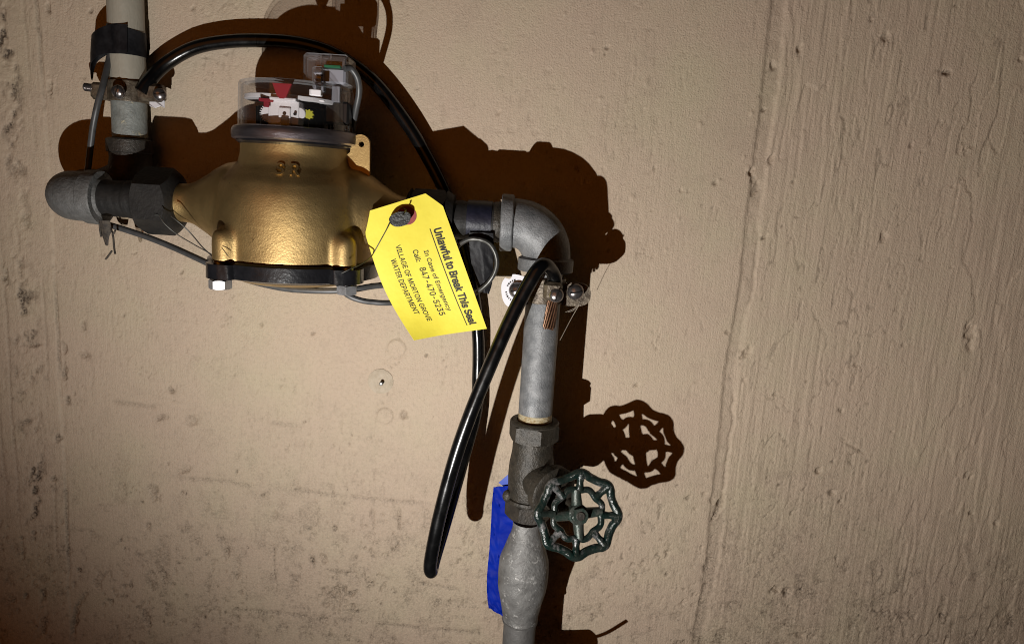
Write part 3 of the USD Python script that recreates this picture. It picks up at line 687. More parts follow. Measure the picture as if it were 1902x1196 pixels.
# right wrapped nipple
x2 = P(930, 411, HP)[0]
t = thing('wrapped_pipe', 'short black wrapped pipe between the yellow tag and the right elbow', 'pipe', X3(xq1, ZP))
part(t, 'wrapping', rough(lathe([(k / 24 * (x2 - xq1), 0.0182 + 0.0003 * math.sin(k * 1.3)) for k in range(25)], X3(xq1, ZP), (1, 0, 0), 48), 0.0003, 200, 8), 'pipe_wrap', 40)
xb0, xb1 = P(868, 410, HP)[0], P(914, 411, HP)[0]
part(t, 'tape_band', rough(lathe([(0, 0.0180), (0.0003, 0.0193), (xb1 - xb0 - 0.0003, 0.0193), (xb1 - xb0, 0.0180)], X3(xb0, ZP), (1, 0, 0), 48), 0.0002, 150, 9), 'bluish_tape', 40)
part(t, 'thread', rough(lathe([(0, 0.0165), (0.001, 0.0186), (0.0055, 0.0196), (0.009, 0.0180)], X3(x2 - 0.0072, ZP), (1, 0, 0), 48), 0.0006, 500, 9), 'valve_bronze', 40, label='crusty pipe dope at the right elbow joint')
# right elbow
xc1 = P(955, 411, HP)[0]
t = thing('pipe_elbow', 'pale grey galvanised elbow bending down to the vertical pipe on the right', 'pipe elbow', X3(XV, ZP))
rb = 0.031
zfl0, zfl1 = P(1013, 506, HP + 0.01)[2], P(1013, 481, HP + 0.01)[2]
pth = np.vstack([np.linspace(X3(x2 + 0.002, ZP), X3(XV - rb, ZP), 4), arc(X3(XV - rb, ZP - rb), rb, math.pi / 2, 0, (1, 0, 0), (0, 0, 1))[1:], np.linspace(X3(XV, ZP - rb - 0.001), X3(XV, zfl0 + 0.003), 4)])
rad = np.full(len(pth), 0.0232); rad[4:20] += 0.0006 * np.sin(np.linspace(0, math.pi, 16))
part(t, 'bend', rough(tube(pth, rad, 48), 0.00025, 260, 3), 'galvanised', 40)
part(t, 'collar', rough(lathe([(0, 0.0180), (0.0002, 0.0258), (0.0012, 0.0268), (0.0105, 0.0268), (0.012, 0.0255), (0.0125, 0.0232)], X3(x2, ZP), (1, 0, 0), 64), 0.0003, 380, 4), 'galvanised', 40)
part(t, 'collar', rough(lathe([(0, 0.0175), (0.0002, 0.0255), (0.001, 0.0265), (zfl1 - zfl0 - 0.001, 0.0265), (zfl1 - zfl0, 0.0250), (zfl1 - zfl0 + 0.0008, 0.0232)], X3(XV, zfl0), (0, 0, 1), 64), 0.0003, 380, 5), 'galvanised', 40)
# vertical pipe
zv0 = P(993, 797, HP + 0.017)[2]
t = thing('vertical_pipe', 'grey galvanised vertical pipe with rusty threads, between the right elbow and the gate valve', 'pipe', X3(XV, zv0))
zth = P(993, 776, HP + 0.017)[2]
part(t, 'pipe', rough(lathe([(k / 40 * (zfl0 + 0.004 - zth), 0.0168) for k in range(41)], X3(XV, zth), (0, 0, 1), 48), 0.00012, 200, 2), 'galvanised', 40)
zt2 = P(993, 789, HP + 0.017)[2]; nt = 5; pr = []
for k in range(nt):
    a, b = zt2 + (zth - zt2) * k / nt, zt2 + (zth - zt2) * (k + 0.5) / nt
    pr += [(a - zt2, 0.0163), (b - zt2, 0.0169)]
part(t, 'thread', lathe(pr + [(zth - zt2, 0.0164)], X3(XV, zt2), (0, 0, 1), 48), 'thread_dope', 20, label='cream coloured threads of the vertical pipe')
part(t, 'rust_ring', rough(lathe([(0, 0.0160), (0, 0.0190), (0.0022, 0.0182), (zt2 - zv0 + 0.001, 0.0164)], X3(XV, zv0 - 0.0012), (0, 0, 1), 64), 0.0007, 420, 3), 'rust', 40, label='orange rust where the pipe enters the valve')

# ------------------------------------------------------------------ gate valve
VC = P(989, 886, HP)
VC[0] = XV
zc1, zc0 = P(990, 795, HP + 0.02)[2], P(990, 829, HP + 0.02)[2]
zb1, zb0 = P(985, 942, HP + 0.02)[2], P(985, 974, HP + 0.02)[2]
t = thing('gate_valve', 'tarnished bronze gate valve with a scalloped dark green handwheel', 'gate valve', VC)
part(t, 'body', rough(lathe([(0, 0.0190), (0.010, 0.0195), (0.018, 0.0215), (0.030, 0.0225), (0.040, 0.0232), (0.055, 0.0225), (0.066, 0.0208), (zc0 - zb0 - 0.002, 0.0200)], X3(XV, zb0 + 0.002), (0, 0, 1), 56), 0.0005, 180, 1), 'valve_bronze', 40)
part(t, 'hex_collar', rough(hexnut(X3(XV, zc0), X3(XV, zc1), 0.0255, phase=0.25, ch=0.14), 0.0, 1), 'valve_bronze', 25)
part(t, 'collar_lip', lathe([(0, 0.018), (0, 0.0240), (0.0015, 0.0246), (0.003, 0.0235), (0.003, 0.018)], X3(XV, zc1 - 0.0012), (0, 0, 1), 48, closed=True), 'valve_bronze', 30)
part(t, 'hex_collar', hexnut(X3(XV, zb0), X3(XV, zb1), 0.0245, phase=0.62, ch=0.14), 'valve_dark', 25)
part(t, 'collar_lip', rough(lathe([(0, 0.018), (0, 0.0235), (0.002, 0.0242), (0.004, 0.0235), (0.0055, 0.020)], X3(XV, zb1 - 0.001), (0, 0, 1), 48), 0.0004, 300), 'valve_bronze', 35)
part(t, 'cast_boss', rough(trimesh.creation.icosphere(3, 0.006), 0.0006, 300).apply_translation(P(942, 921, HP + 0.006)) if False else rough(trimesh.Trimesh(trimesh.creation.icosphere(3, 0.0052).vertices * [1, 1, 1.3] + P(943, 921, HP + 0.006), trimesh.creation.icosphere(3).faces, process=False), 0.0008, 300), 'valve_bronze', 40)
HUB = P(1074, 955, 0.139)
SA = nrm(HUB - (VC + np.array([0, -0.004, 0.002])))          # the stem's direction
B0 = VC + np.array([0.004, -0.007, 0.003])
part(t, 'bonnet', rough(lathe([(0.0, 0.0185), (0.014, 0.0190), (0.020, 0.0205), (0.0225, 0.0252), (0.031, 0.0256), (0.0325, 0.0240), (0.0335, 0.0195)], B0, SA, 56), 0.0004, 200, 3), 'valve_bronze', 40)
part(t, 'bonnet_nut', hexnut(B0 + SA * 0.030, B0 + SA * 0.041, 0.0180, phase=0.3, ch=0.14), 'valve_bronze', 25)
part(t, 'packing_nut', hexnut(B0 + SA * 0.041, B0 + SA * 0.052, 0.0125, phase=0.1, ch=0.14), 'valve_dark', 25)
st = part(t, 'stem', cyl(B0 + SA * 0.050, HUB, 0.0050, 0.0006, 20), 'valve_bronze')
view = nrm(CAM - HUB)
th = math.acos(np.clip(view @ SA, -1, 1)); k_ = math.radians(20) / th
WN = nrm((math.sin((1 - k_) * th) * view + math.sin(k_ * th) * SA) / math.sin(th))
wu, ww, _ = frame(WN, (0, 0, 1))
RW = 0.0368
wpt = lambda r, a, z=0.0: HUB + r * (math.cos(a) * wu + math.sin(a) * ww) + z * WN
A0 = math.radians(-3)
hw = part(t, 'handwheel', rough(tube([wpt(RW * (1 + 0.052 * math.cos(8 * (a - A0)) + 0.010 * math.cos(16 * (a - A0))), a, 0.0010 * math.cos(8 * (a - A0))) for a in np.linspace(0, 2 * math.pi, 128, endpoint=False)], 0.0041, 14, closed=True), 0.0005, 260, 2), 'wheel_enamel', 60)
part(hw, 'inner_ring', rough(tube([wpt(0.0232 * (1 - 0.05 * math.cos(8 * (a - A0))), a, -0.001) for a in np.linspace(0, 2 * math.pi, 96, endpoint=False)], 0.0031, 12, closed=True), 0.0004, 260, 3), 'wheel_enamel', 60)
for k in range(8):
    a = A0 + k * math.pi / 4
    part(hw, 'rib', tube(spline([wpt(0.0228, a, -0.001), wpt(0.030, a, 0.0), wpt(RW * 1.03, a, 0.0008)], 6), np.concatenate([np.linspace(0.0044, 0.0032, 6), np.linspace(0.0032, 0.0046, 7)]), 12), 'wheel_enamel', 60)
for k in range(4):
    a = A0 + math.radians(8) + k * math.pi / 2
    part(hw, 'spoke', tube(spline([wpt(0.006, a, -0.002), wpt(0.015, a, -0.002), wpt(0.0235, a, -0.001)], 6), np.linspace(0.0054, 0.0042, 13), 12), 'wheel_worn', 60)
part(hw, 'hub', lathe([(-0.007, 0.0085), (-0.006, 0.0098), (0.0025, 0.0096), (0.0035, 0.0085)], HUB, WN, 32), 'wheel_worn', 35)
part(hw, 'hub_nut', hexnut(HUB + WN * 0.003, HUB + WN * 0.0085, 0.0080, phase=0.2), 'wheel_worn', 25)
part(hw, 'stem_end', cyl(HUB + WN * 0.008, HUB + WN * 0.0095, 0.0042, 0.0005, 20), 'valve_dark')

# ------------------------------------------------------------------ swollen joint and lower pipe
t = thing('lead_pipe', 'grey lead pipe with a swollen wiped joint below the gate valve', 'pipe', X3(XV, 0.74))
pr = []
for py, hw_ in ((968, 27), (985, 29), (1000, 35), (1020, 43), (1040, 48.5), (1060, 50.5), (1080, 50), (1100, 46.5), (1120, 41), (1138, 36.5), (1152, 35)):
    pr.append((P(975 - (py - 960) * 0.065, py, HP)[2], hw_ * 0.000517))
pr = pr[::-1]
from scipy.interpolate import PchipInterpolator
pf = PchipInterpolator([a for a, _ in pr], [b for _, b in pr]); zz = np.linspace(pr[0][0], pr[-1][0], 48)
part(t, 'wiped_joint', rough(lathe([(z - zz[0], float(pf(z))) for z in zz], X3(XV - 0.001, zz[0]), (0, 0, 1), 64), 0.0011, 70, 5), 'lead', 50)
part(t, 'lower_length', rough(lathe([(0.0, 0.0172), (0.02, 0.0172), (0.04, 0.0172), (zz[0] - 0.74 - 0.001, 0.0170), (zz[0] - 0.74, 0.0185), (zz[0] - 0.74 + 0.002, 0.0188), (zz[0] - 0.74 + 0.003, 0.0175)], X3(XV - 0.001, 0.74), (0, 0, 1), 56), 0.0004, 120, 6), 'lead_dull', 40)
# unseen shapes just below the frame, placed to throw the shadow of a fitting with a wire at the lower edge
o = P(990, 1270, 0.108)
part(t, 'unseen_side_fitting', rough(cyl(o + [-0.02, 0, 0], o + [0.020, 0.002, 0.004], 0.012, 0.003, 24), 0.0004, 200), 'valve_dark')
part(t, 'unseen_side_wire', tube(spline([o + [0.015, 0, 0.006], o + [0.032, 0, 0.014], o + [0.050, 0, 0.028]], 8), 0.0019, 8), 'wire_steel')


# ------------------------------------------------------------------ ground clamps
def screw(parent, c, axis, r, slot, name='screw'):
    a = nrm(axis)
    s_ = part(parent, name, lathe([(-0.004, r * 0.5), (-0.001, r * 0.95), (0, r), (r * 0.3, r * 0.93), (r * 0.55, r * 0.66), (r * 0.66, r * 0.3), (r * 0.68, 0.0001)], c, a, 28), 'zinc_screw', 50)
    d = nrm(np.cross(a, np.cross(slot, a)))
    part(s_, 'slot', rbox(np.asarray(c) + a * r * 0.62, (r * 1.5, r * 0.16, r * 0.24), 0.0001, [d, np.cross(a, d), a]), 'plastic_black', 25)
    return s_


zk = P(240, 169, 0.03)[2]
t = thing('ground_clamp', 'rusty ground clamp round the painted riser pipe at upper left', 'pipe clamp', X3(XRs, zk, YR))
zk0, zk1 = P(240, 188, 0.04)[2], P(240, 149, 0.04)[2]
part(t, 'strap', rough(lathe([(0, 0.0165), (0, 0.0190), (0.001, 0.0197), (zk1 - zk0 - 0.001, 0.0197), (zk1 - zk0, 0.0190), (zk1 - zk0, 0.0165)], X3(XRs, zk0, YR), (0, 0, 1), 48, closed=True), 0.0005, 200, 2), 'clamp_bronze', 40)
c = P(193, 164, 0.030)
part(t, 'jaw', rough(rbox(P(204, 171, 0.028), (0.034, 0.014, 0.0165), 0.003), 0.0006, 200), 'clamp_bronze', 35)
part(t, 'jaw', rough(rbox(P(281, 173, 0.028), (0.026, 0.014, 0.017), 0.003), 0.0006, 200), 'clamp_bronze', 35)
pr = [(k * 0.0007, 0.0040 if k % 2 else 0.0034) for k in range(34)]
part(t, 'threaded_bolt', lathe(pr, P(157, 162, 0.031), (1, 0, -0.06), 20), 'zinc_screw', 20)
screw(t, P(220, 171, 0.0465), (0, -1, -0.1), 0.0066, (0.3, 0, 1), 'clamp_screw')
screw(t, P(297, 176, 0.037), (0.25, -1, 0), 0.0063, (1, 0, 0.2), 'clamp_screw')
part(t, 'torn_label', sheet([[P(x_, y_ + (4 if (i + j) % 2 else 0), 0.026 + 0.002 * i) for j, x_ in enumerate((278, 288, 298, 306))] for i, y_ in enumerate((182, 189, 197))], 0.0006), 'paper_white', 30)

zk = P(1015, 545, HP + 0.02)[2]
t = thing('ground_clamp', 'bronze ground clamp with a white paper disc, on the vertical pipe under the right elbow', 'pipe clamp', X3(XV, zk))
zk0, zk1 = P(1010, 566, HP + 0.02)[2], P(1010, 520, HP + 0.02)[2]
part(t, 'strap', rough(lathe([(0, 0.0168), (0, 0.0198), (0.001, 0.0205), (zk1 - zk0 - 0.001, 0.0205), (zk1 - zk0, 0.0198), (zk1 - zk0, 0.0168)], X3(XV, zk0), (0, 0, 1), 48, closed=True), 0.0005, 200, 3), 'clamp_bronze', 40)


def ear(px, py, h, w, hh, m_='clamp_bronze', name='jaw'):
    c_ = P(px, py, h); pts_ = [(w * math.copysign(abs(math.cos(a)) ** 0.7, math.cos(a)), hh * math.copysign(abs(math.sin(a)) ** 0.7, math.sin(a))) for a in np.linspace(0, 2 * math.pi, 28, endpoint=False)]
    return part(t, name, rough(poly_prism(pts_, c_ + [0, 0.006, 0], (1, 0, 0), (0, 0, 1), 0.010), 0.0004, 200), m_, 35)


ear(966, 541, HP + 0.004, 0.0155, 0.0125)
ear(1062, 546, HP + 0.004, 0.0180, 0.0112)
# the paper disc under the left screw head
from shapely.geometry import Polygon
cpd = P(960, 540, HP + 0.0135)
pts = []
for k in range(40):
    a = 2 * math.pi * k / 40; r = 0.0158 + 0.0012 * math.sin(3 * a + 1)
    if 1.9 < a < 2.35: r *= 0.80
    if -0.9 < a - 5.2 < 0.2: r *= 0.93
    pts.append((r * math.cos(a), r * math.sin(a)))
pd = part(t, 'paper_disc', poly_prism(pts, cpd, (1, 0, 0.05), (0, 0.15, 1), 0.0005), 'paper_white', 25, label='white printed paper disc under the clamp screw')
pu, pv_ = nrm((1, 0, 0.05)), nrm((0, 0.15, 1)); pn = np.cross(pu, pv_)
for k in range(18):
    a = math.radians(105 + k * 12)
    if k in (5, 6, 12):
        continue
    q = cpd + pn * 0.00075 + 0.0102 * (math.cos(a) * pu + math.sin(a) * pv_)
    tn = -math.sin(a) * pu + math.cos(a) * pv_; rd = np.cross(pn, tn)
    part(pd, 'print_mark', rbox(q, (0.0010 + 0.0006 * (k % 3 == 0), 0.0016, 0.0003), 0.00005, [tn, rd, pn]), 'ink_black', 25)
screw(t, P(960, 539, HP + 0.0150), (-0.05, -1, 0.1), 0.0078, (1, 0, 0.35), 'clamp_screw')
screw(t, P(1069, 542, HP + 0.0160), (0.1, -1, 0), 0.0080, (1, 0, 0.15), 'clamp_screw')
lug0, lug1 = P(1030, 520, HP + 0.024), P(1022, 556, HP + 0.030)
part(t, 'wire_lug', rough(rbox((lug0 + lug1) / 2 + [0, -0.004, 0], (0.017, 0.022, 0.017), 0.003), 0.0004, 250), 'clamp_bronze', 35)
screw(t, P(1033, 548, HP + 0.0400), (0.1, -1, 0.1), 0.0070, (0.25, 0, 1), 'lug_screw')

# ------------------------------------------------------------------ ground cable with its bare copper end
t = thing('ground_cable', 'glossy black ground cable arching over the meter and hanging in a long loop', 'cable', P(880, 700, 0.05))
pts = [(262, 172, .034), (276, 152, .030), (310, 118, .022), (360, 90, .020), (420, 78, .020), (490, 76, .020), (560, 82, .020), (625, 103, .020), (690, 148, .019), (750, 222, .019), (800, 304, .018), (838, 385, .018),
       (864, 470, .018), (880, 550, .018), (888, 625, .018), (888, 695, .016), (884, 765, .022), (860, 855, .047), (827, 970, .084), (806, 1040, .114)]
pts2 = [(801, 1061, .1255), (800, 1040, .131), (816, 960, .134), (844, 855, .134), (874, 768, .133), (910, 680, .131), (945, 600, .129), (975, 540, .128), (998, 502, .128), (1012, 492, .122), (1024, 502, .112), (1031, 520, .106), (1031, 545, .103)]
path = spline([P(*p) for p in pts + pts2], 9)
part(t, 'jacket', tube(path, 0.0065, 20), 'cable_black', 60)
e0, e1 = P(1027, 555, HP + 0.026), P(1019, 612, HP + 0.028)
ax_ = nrm(e1 - e0); u1, u2, _ = frame(ax_, (0, -1, 0))
for k in range(19):
    r0 = 0.0 if k == 0 else (0.0021 if k < 7 else 0.0042); a = (k - 1) * math.pi / 3 if k < 7 else (k - 7) * math.pi / 6
    L = np.linalg.norm(e1 - e0) * (1 - 0.08 * rng.random())
    q = [e0 + ax_ * (L * s_) + (r0 * (1 + 0.22 * s_)) * (math.cos(a + 0.9 * s_) * u1 + math.sin(a + 0.9 * s_) * u2) for s_ in np.linspace(-0.2, 1, 9)]
    part(t, 'copper_strand', tube(q, 0.00100, 8), 'copper', 60)

# ------------------------------------------------------------------ grey signal wire
t = thing('signal_wire', 'thin grey wire running down from the tape loop and under the meter', 'wire', P(195, 300, 0.05))
p1 = [(206, 92, .030), (201, 118, .034), (191, 160, .046), (181, 195, .050), (173, 235, .048), (168, 275, .046), (164, 310, .044), (160, 345, .040), (166, 385, .048), (178, 405, .060), (195, 415, .068), (230, 426, .070), (275, 441, .073), (320, 459, .080), (360, 477, .092), (392, 492, .100), (425, 507, .100), (470, 523, .100), (530, 536, .104), (590, 540, .106), (645, 539, .104), (690, 532, .095), (730, 527, .085), (775, 515, .075)]
part(t, 'wire', tube(spline([P(*p) for p in p1], 8), 0.0029, 14), 'cable_grey', 60)
t = thing('wire_tail', 'short dark wire curling out under the right bolt of the meter', 'wire', P(680, 560, 0.09))
part(t, 'wire', tube(spline([P(*p) for p in [(628, 528, .105), (643, 546, .110), (664, 556, .110), (690, 561, .108), (728, 562, .104), (770, 552, .09)]], 8), 0.0026, 12), 'cable_grey', 60)
t = thing('register_lead', 'grey lead curving from the clear register tower down behind the meter', 'wire', P(665, 180, 0.085))
part(t, 'wire', tube(spline([P(*p) for p in [(640, 128, .100), (652, 128, .096), (664, 146, .092), (667, 172, .088), (661, 205, .080), (655, 240, .068), (655, 280, .050)]], 8), 0.0029, 14), 'cable_grey', 60)
t = thing('wire_loop', 'bare grey wire looped round the hanging black tape beside the right elbow', 'wire', P(900, 480, HP + .02))
part(t, 'wire', tube(spline([P(*p) for p in [(846, 462, HP + .014), (858, 451, HP + .020), (874, 444, HP + .024), (892, 445, HP + .025), (908, 452, HP + .024), (919, 468, HP + .022), (923, 488, HP + .021), (918, 508, HP + .020), (906, 526, HP + .018), (890, 540, HP + .014), (878, 548, HP + .006)]], 8), 0.0022, 12), 'wire_steel', 60)


# ------------------------------------------------------------------ tapes
def quad_sheet(rows, thick, n=5, crumple=0.0, fine=1):
    """rows: lists of (px, py, h) along the strip, smoothed along its length."""
    cols = [spline([P(*r[j]) for r in rows], n) for j in range(len(rows[0]))]
    g_ = np.stack(cols, 1)
    if fine > 1:          # more columns across the strip
        a_ = np.linspace(0, g_.shape[1] - 1, (g_.shape[1] - 1) * fine + 1); i_ = np.minimum(a_.astype(int), g_.shape[1] - 2); f_ = (a_ - i_)[None, :, None]
        g_ = g_[:, i_] * (1 - f_) + g_[:, i_ + 1] * f_
    if crumple:
        q_ = meshkit.fbm(g_ * [170, 170, 110] + 5, 3, 61) - 0.5
        g_ = g_ + np.array([0, -1, 0]) * (np.abs(q_) * 2 * crumple)[..., None]
    return sheet(g_, thick)


t = thing('electrical_tape', 'black electrical tape round the riser pipe with its end hanging in a loop', 'tape', X3(XRs, P(238, 75, .03)[2], YR))
zt1, zt0 = P(236, 49, .037)[2], P(236, 101, .037)[2]
bandm = lathe([(0, 0.0166), (0, 0.0174), (zt1 - zt0, 0.0174), (zt1 - zt0, 0.0166)], X3(XRs, zt0, YR), (0, 0, 1), 48, closed=True)
vv = np.array(bandm.vertices); top = vv[:, 2] > (zt0 + zt1) / 2; vv[top, 2] -= (vv[top, 0] - XRs) * 0.16
part(t, 'band', trimesh.Trimesh(vv, bandm.faces, process=False), 'black_tape', 40)
rows = [[(236, 46, .0385), (236, 75, .0385), (236, 100, .0385)], [(214, 44, .0375), (214, 72, .0375), (214, 100, .0375)], [(197, 48, .036), (196, 75, .036), (196, 100, .036)], [(181, 55, .033), (180, 80, .033), (179, 106, .033)], [(171, 64, .027), (169, 92, .027), (168, 122, .027)], [(172, 70, .018), (170, 105, .018), (171, 150, .018)], [(186, 66, .010), (184, 90, .010), (179, 118, .010)], [(205, 58, .006), (205, 76, .006), (205, 98, .006)]]
part(t, 'loop', quad_sheet(rows, 0.0004), 'black_tape', 60)

t = thing('hanging_tape', 'black tape flag hanging from the wrapped pipe left of the right elbow', 'tape', P(895, 450, HP + .02))
rows = [[(871, 432, HP + .0195), (893, 432, HP + .0200), (916, 433, HP + .0195)], [(872, 455, HP + .017), (894, 456, HP + .019), (917, 455, HP + .017)], [(876, 490, HP + .012), (896, 490, HP + .016), (916, 492, HP + .013)], [(884, 522, HP + .008), (899, 523, HP + .012), (914, 525, HP + .009)], [(892, 542, HP + .006), (901, 544, HP + .009), (908, 546, HP + .007)]]
part(t, 'strip', quad_sheet(rows, 0.0005, 8, 0.003, 5), 'black_tape', 50)

t = thing('blue_tape', 'bright blue masking tape strip hanging behind the gate valve and lead joint', 'tape', P(925, 1000, 0.065))
rows = [[(962, 868, .066), (966, 885, .066)], [(945, 880, .064), (950, 903, .064)], [(926, 896, .061), (945, 910, .062)]]
part(t, 'folded_end', quad_sheet(rows, 0.0004), 'blue_tape_pale', 60, label='pale folded end of the blue tape')
rows = [[(917, 903, .060), (934, 902, .064), (956, 900, .068)], [(914, 935, .057), (932, 936, .063), (960, 936, .066)], [(912, 975, .056), (930, 976, .061), (960, 976, .064)], [(909, 1020, .058), (926, 1022, .061), (955, 1024, .062)], [(905, 1065, .058), (922, 1068, .061), (950, 1075, .062)], [(905, 1105, .059), (920, 1110, .061), (945, 1120, .062)], [(908, 1127, .060), (920, 1134, .061), (941, 1147, .062)]]
part(t, 'strip', quad_sheet(rows, 0.0004, 8, 0.006, 6), 'blue_tape', 40)

# ------------------------------------------------------------------ the yellow tag
t = thing('warning_tag', 'bright yellow card tag printed Unlawful to Break This Seal, hung at the meter', 'tag', P(790, 480, 0.14))
TL, TR, BR_, BL = P(666, 398, .1120), P(812, 353, .1018), P(904, 610, .091), P(769, 627, .104)


def tag_pt(u, v, lift=0.0):
    """u across (0 = left), v down the tag; bowed, its lower left corner curled towards the viewer."""
    u, v = np.asarray(u, float)[..., None], np.asarray(v, float)[..., None]
    p = TL * (1 - u) * (1 - v) + TR * u * (1 - v) + BR_ * u * v + BL * (1 - u) * v
    nn = np.cross(TR - TL, BL - TL); nn = nn / np.linalg.norm(nn)
    if nn[1] > 0: nn = -nn
    bow = 0.003 * np.sin(np.pi * np.clip(v, 0, 1)) + 0.012 * (np.clip(v - 0.55, 0, 1) / 0.45) ** 2 * (1 - u) ** 1.5 + 0.0012 * np.sin(5 * u + 3 * v)
    # the left edge bellies out a little towards its lower end
    side = (BL - BR_) / np.linalg.norm(BL - BR_)
    belly = -0.0065 * np.sin(np.pi * np.clip(v, 0, 1) ** 1.3) * (1 - u)
    return p + nn * (bow + lift) + side * belly * -1.0


uu, vv_ = 25, 37
card_u, card_v = np.meshgrid(np.linspace(0, 1, uu), np.linspace(0, 1, vv_))
# cut the two upper corners: rows near the top are narrowed
cutL, cutLv, cutR, cutRv = 0.145, 0.150, 0.15, 0.110
lo = np.where(card_v < cutLv, cutL * (1 - card_v / cutLv), 0); hi = 1 - np.where(card_v < cutRv, cutR * (1 - card_v / cutRv), 0)
g = tag_pt(lo + (hi - lo) * card_u, card_v)
card = part(t, 'card', sheet(g, 0.0004), 'card_yellow', 60)


def tag_text(s_, u_base, v0, v1, cap, bold=False, heavy=0.0):
    """Lettering that reads down the tag: cap height in u, from v0 to v1."""
    m_ = meshkit.text_mesh(s_, 1.0, 0.02, bold)
    m_ = m_.subdivide_to_size(0.8)
    if heavy:      # a heavier face: the strokes thickened sideways and upwards
        m_ = join(*[trimesh.Trimesh(m_.vertices + np.array([dx, dy, 0.002 * k]), m_.faces, process=False) for k, (dx, dy) in enumerate(((0, 0), (heavy, 0), (0, heavy * 0.7), (heavy, heavy * 0.7)))])
    q = np.array(m_.vertices); x0_, x1_ = q[:, 0].min(), q[:, 0].max()
    v = v0 + (q[:, 0] - x0_) / (x1_ - x0_) * (v1 - v0); u = u_base + q[:, 1] * cap
    fr_ = 0.00022 + 0.005 * q[:, 2]
    pts_ = np.array([tag_pt(a, b, l) for a, b, l in zip(u, v, fr_)]) if False else np.concatenate([tag_pt(u, v, 0.0)], 0)
    nn = np.cross(TR - TL, BL - TL); nn /= np.linalg.norm(nn)
    if nn[1] > 0: nn = -nn
    pts_ = pts_ + nn * fr_[:, None]
    part(card, 'lettering', trimesh.Trimesh(pts_, m_.faces, process=False), 'ink_black', False)


tag_text('Unlawful to Break This Seal', 0.795, 0.243, 0.955, 0.090, True, 0.085)
tag_text('In Case of Emergency', 0.600, 0.372, 0.830, 0.052, True)
tag_text('Call:', 0.475, 0.352, 0.440, 0.060, True)
tag_text('847-470-5235', 0.480, 0.485, 0.855, 0.072, True)
tag_text('VILLAGE OF MORTON GROVE', 0.300, 0.290, 0.880, 0.058, True)
tag_text('WATER DEPARTMENT', 0.195, 0.380, 0.815, 0.060, True)
g = np.stack([tag_pt(np.full(30, a), np.linspace(0.235, 0.955, 30), 0.00035) for a in (0.752, 0.763)], 1)
part(card, 'underline', sheet(g, 0.0001), 'ink_black', 60)
# reinforcing ring round the hole
cu, cv = 0.545, 0.105
ring = np.stack([tag_pt(cu + np.array([math.cos(a) * r / 0.068 for a in np.linspace(0, 2 * math.pi, 41)]), cv + np.array([math.sin(a) * r / 0.122 for a in np.linspace(0, 2 * math.pi, 41)]), 0.0004) for r in (0.0034, 0.0080)], 1)
part(t, 'eyelet_ring', sheet(ring, 0.0004), 'eyelet_red', 60)

# lead seal and its wire
SC = P(743, 407, 0.1145)
t = thing('lead_seal', 'dark lead seal on a thin wire through the hole of the yellow tag', 'seal', SC)
u1, u2 = nrm(P(760, 402, .1133) - P(726, 412, .1165)), np.array([0, 0, 1.0])
u2 = nrm(u2 - (u2 @ u1) * u1); sn = nrm(np.cross(u1, u2))
pts = [(0.0096 * math.cos(a) * (1 + 0.05 * math.sin(3 * a)), 0.0068 * math.sin(a) * (1 + 0.06 * math.cos(2 * a + 0.5))) for a in np.linspace(0, 2 * math.pi, 36, endpoint=False)]
sm = poly_prism(pts, SC - sn * 0.002, u1, u2, 0.0045).subdivide_to_size(0.002)
part(t, 'slug', rough(sm, 0.0005, 350, 3), 'seal_lead', 40)
part(t, 'wire', tube(spline([P(*p) for p in [(724, 413, .116), (716, 430, .117), (705, 450, .117), (692, 473, .117), (684, 482, .127), (668, 492, .138), (650, 500, .148), (634, 508, .150)]], 6), 0.0005, 6), 'wire_steel', 60)
part(t, 'wire', tube(spline([P(*p) for p in [(748, 400, .124), (752, 394, .120), (754, 390, .112), (745, 385, .105)]], 6), 0.0006, 6), 'wire_steel', 60)
t = thing('seal_wire', 'pair of thin twisted wires from the left coupling nut to the left meter bolt', 'wire', P(350, 440, 0.11))
part(t, 'strand', tube(spline([P(*p) for p in [(318, 402, .114), (326, 408, .115), (345, 424, .112), (360, 440, .110), (375, 458, .112), (393, 475, .116), (402, 484, .120), (412, 486, .125)]], 6), 0.00055, 6), 'wire_steel', 60)
part(t, 'strand', tube(spline([P(*p) for p in [(295, 400, .115), (306, 416, .114), (330, 436, .110), (360, 454, .110), (385, 468, .114), (404, 480, .120), (414, 488, .125)]], 6), 0.00050, 6), 'wire_steel', 60)
part(t, 'strand', tube(spline([P(*p) for p in [(412, 460, .148), (418, 468, .150), (424, 476, .150)]], 6), 0.00035, 6), 'wire_steel', 60)

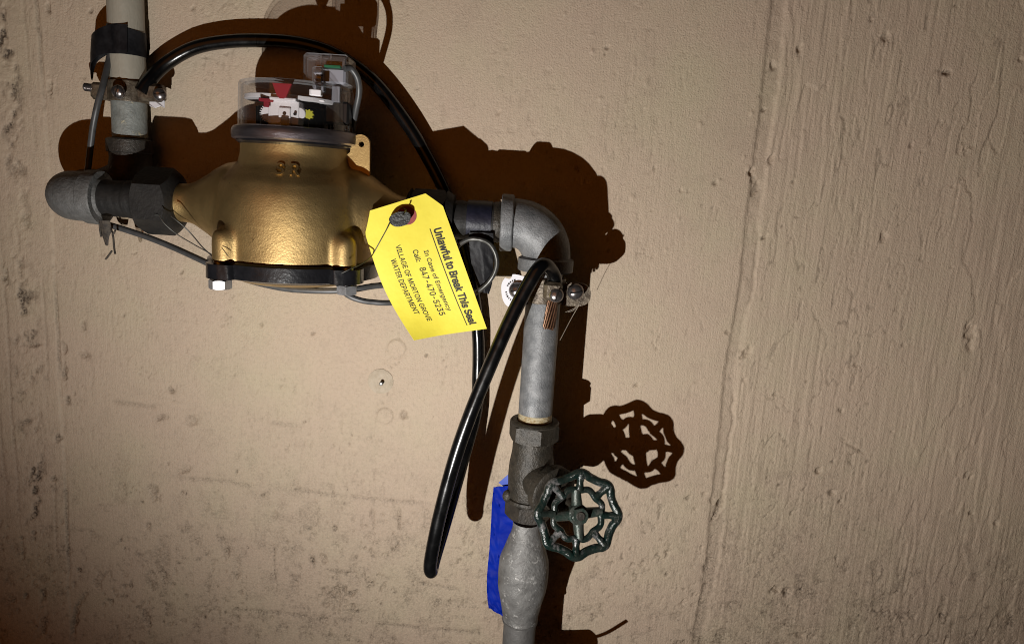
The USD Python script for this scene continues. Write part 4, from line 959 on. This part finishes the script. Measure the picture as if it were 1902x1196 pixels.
# ------------------------------------------------------------------ small things
t = thing('torn_tape_rag', 'ragged black scrap with loose threads hanging under the left elbow', 'rag', P(195, 415, .09))
rows = [[(184, 410, .092), (193, 410, .096), (204, 410, .092)], [(187, 425, .090), (196, 426, .094), (207, 428, .090)], [(191, 440, .088), (198, 441, .090), (203, 440, .089)], [(196, 455, .088), (199, 457, .089), (201, 455, .088)]]
part(t, 'scrap', quad_sheet(rows, 0.0005), 'debris', 60)
for pp in ([(204, 418, .09), (207, 428, .091), (211, 434, .092), (214, 428, .094)], [(209, 434, .09), (211, 446, .09), (212, 460, .09), (214, 472, .091)], [(208, 466, .09), (203, 473, .09), (196, 482, .09)], [(185, 414, .092), (186, 428, .091), (188, 440, .09)]):
    part(t, 'thread', tube(spline([P(*p) for p in pp], 5), 0.0009, 6), 'debris', 60)
t = thing('pipe_tape_shreds', 'brown shreds of old pipe tape hanging below the left wrapped pipe', 'tape shreds', P(240, 410, .08))
for rows in ([[(215, 400, .060), (226, 400, .061), (240, 400, .060)], [(219, 410, .058), (228, 412, .059), (238, 412, .058)], [(225, 417, .057), (232, 420, .057), (237, 418, .057)]],
             [[(246, 400, .060), (255, 400, .061), (264, 400, .060)], [(250, 415, .058), (256, 416, .059), (262, 415, .058)], [(254, 432, .057), (258, 434, .057), (263, 433, .057)], [(258, 446, .056), (260, 451, .056), (263, 449, .056)]]):
    part(t, 'shred', quad_sheet(rows, 0.0007), 'debris_pale', 60)
part(t, 'shred', quad_sheet([[(263, 402, .056), (270, 402, .056)], [(264, 415, .055), (271, 418, .055)], [(262, 430, .055), (266, 432, .055)]], 0.0007), 'rust', 60, label='rust brown shred')
t = thing('nail', 'old nail stub in a round plaster patch on the wall below the meter', 'nail', P(709, 712, 0))
part(t, 'shank', cyl(P(709, 711, 0) + [0, 0.004, 0], P(709, 711, 0) + [0.0006, -0.0075, 0.001], 0.0021, 0.0008, 14), 'nail_steel')
c = P(707, 708, 0)
part(t, 'patch', rough(lathe([(-0.004, 0.0145), (0.0006, 0.0140), (0.0014, 0.0110), (0.0010, 0.0050), (0.0, 0.0030)], c, (0, -1, 0), 40), 0.0009, 260, 4), 'plaster', 50)
t = thing('cobweb', 'fine dusty cobweb strands stretched from the lower ground clamp to the pipe', 'cobweb', P(1050, 590, HP))
for pp in ([(1076, 566, HP + .01), (1062, 590, HP + .008), (1040, 632, HP + .016)], [(1078, 562, HP + .01), (1066, 573, HP + .01), (1050, 580, HP + .01)], [(1076, 566, HP + .01), (1064, 577, HP + .01), (1055, 579, HP + .01)]):
    part(t, 'strand', tube(spline([P(*p) for p in pp], 5), 0.00022, 5), 'web', 60)
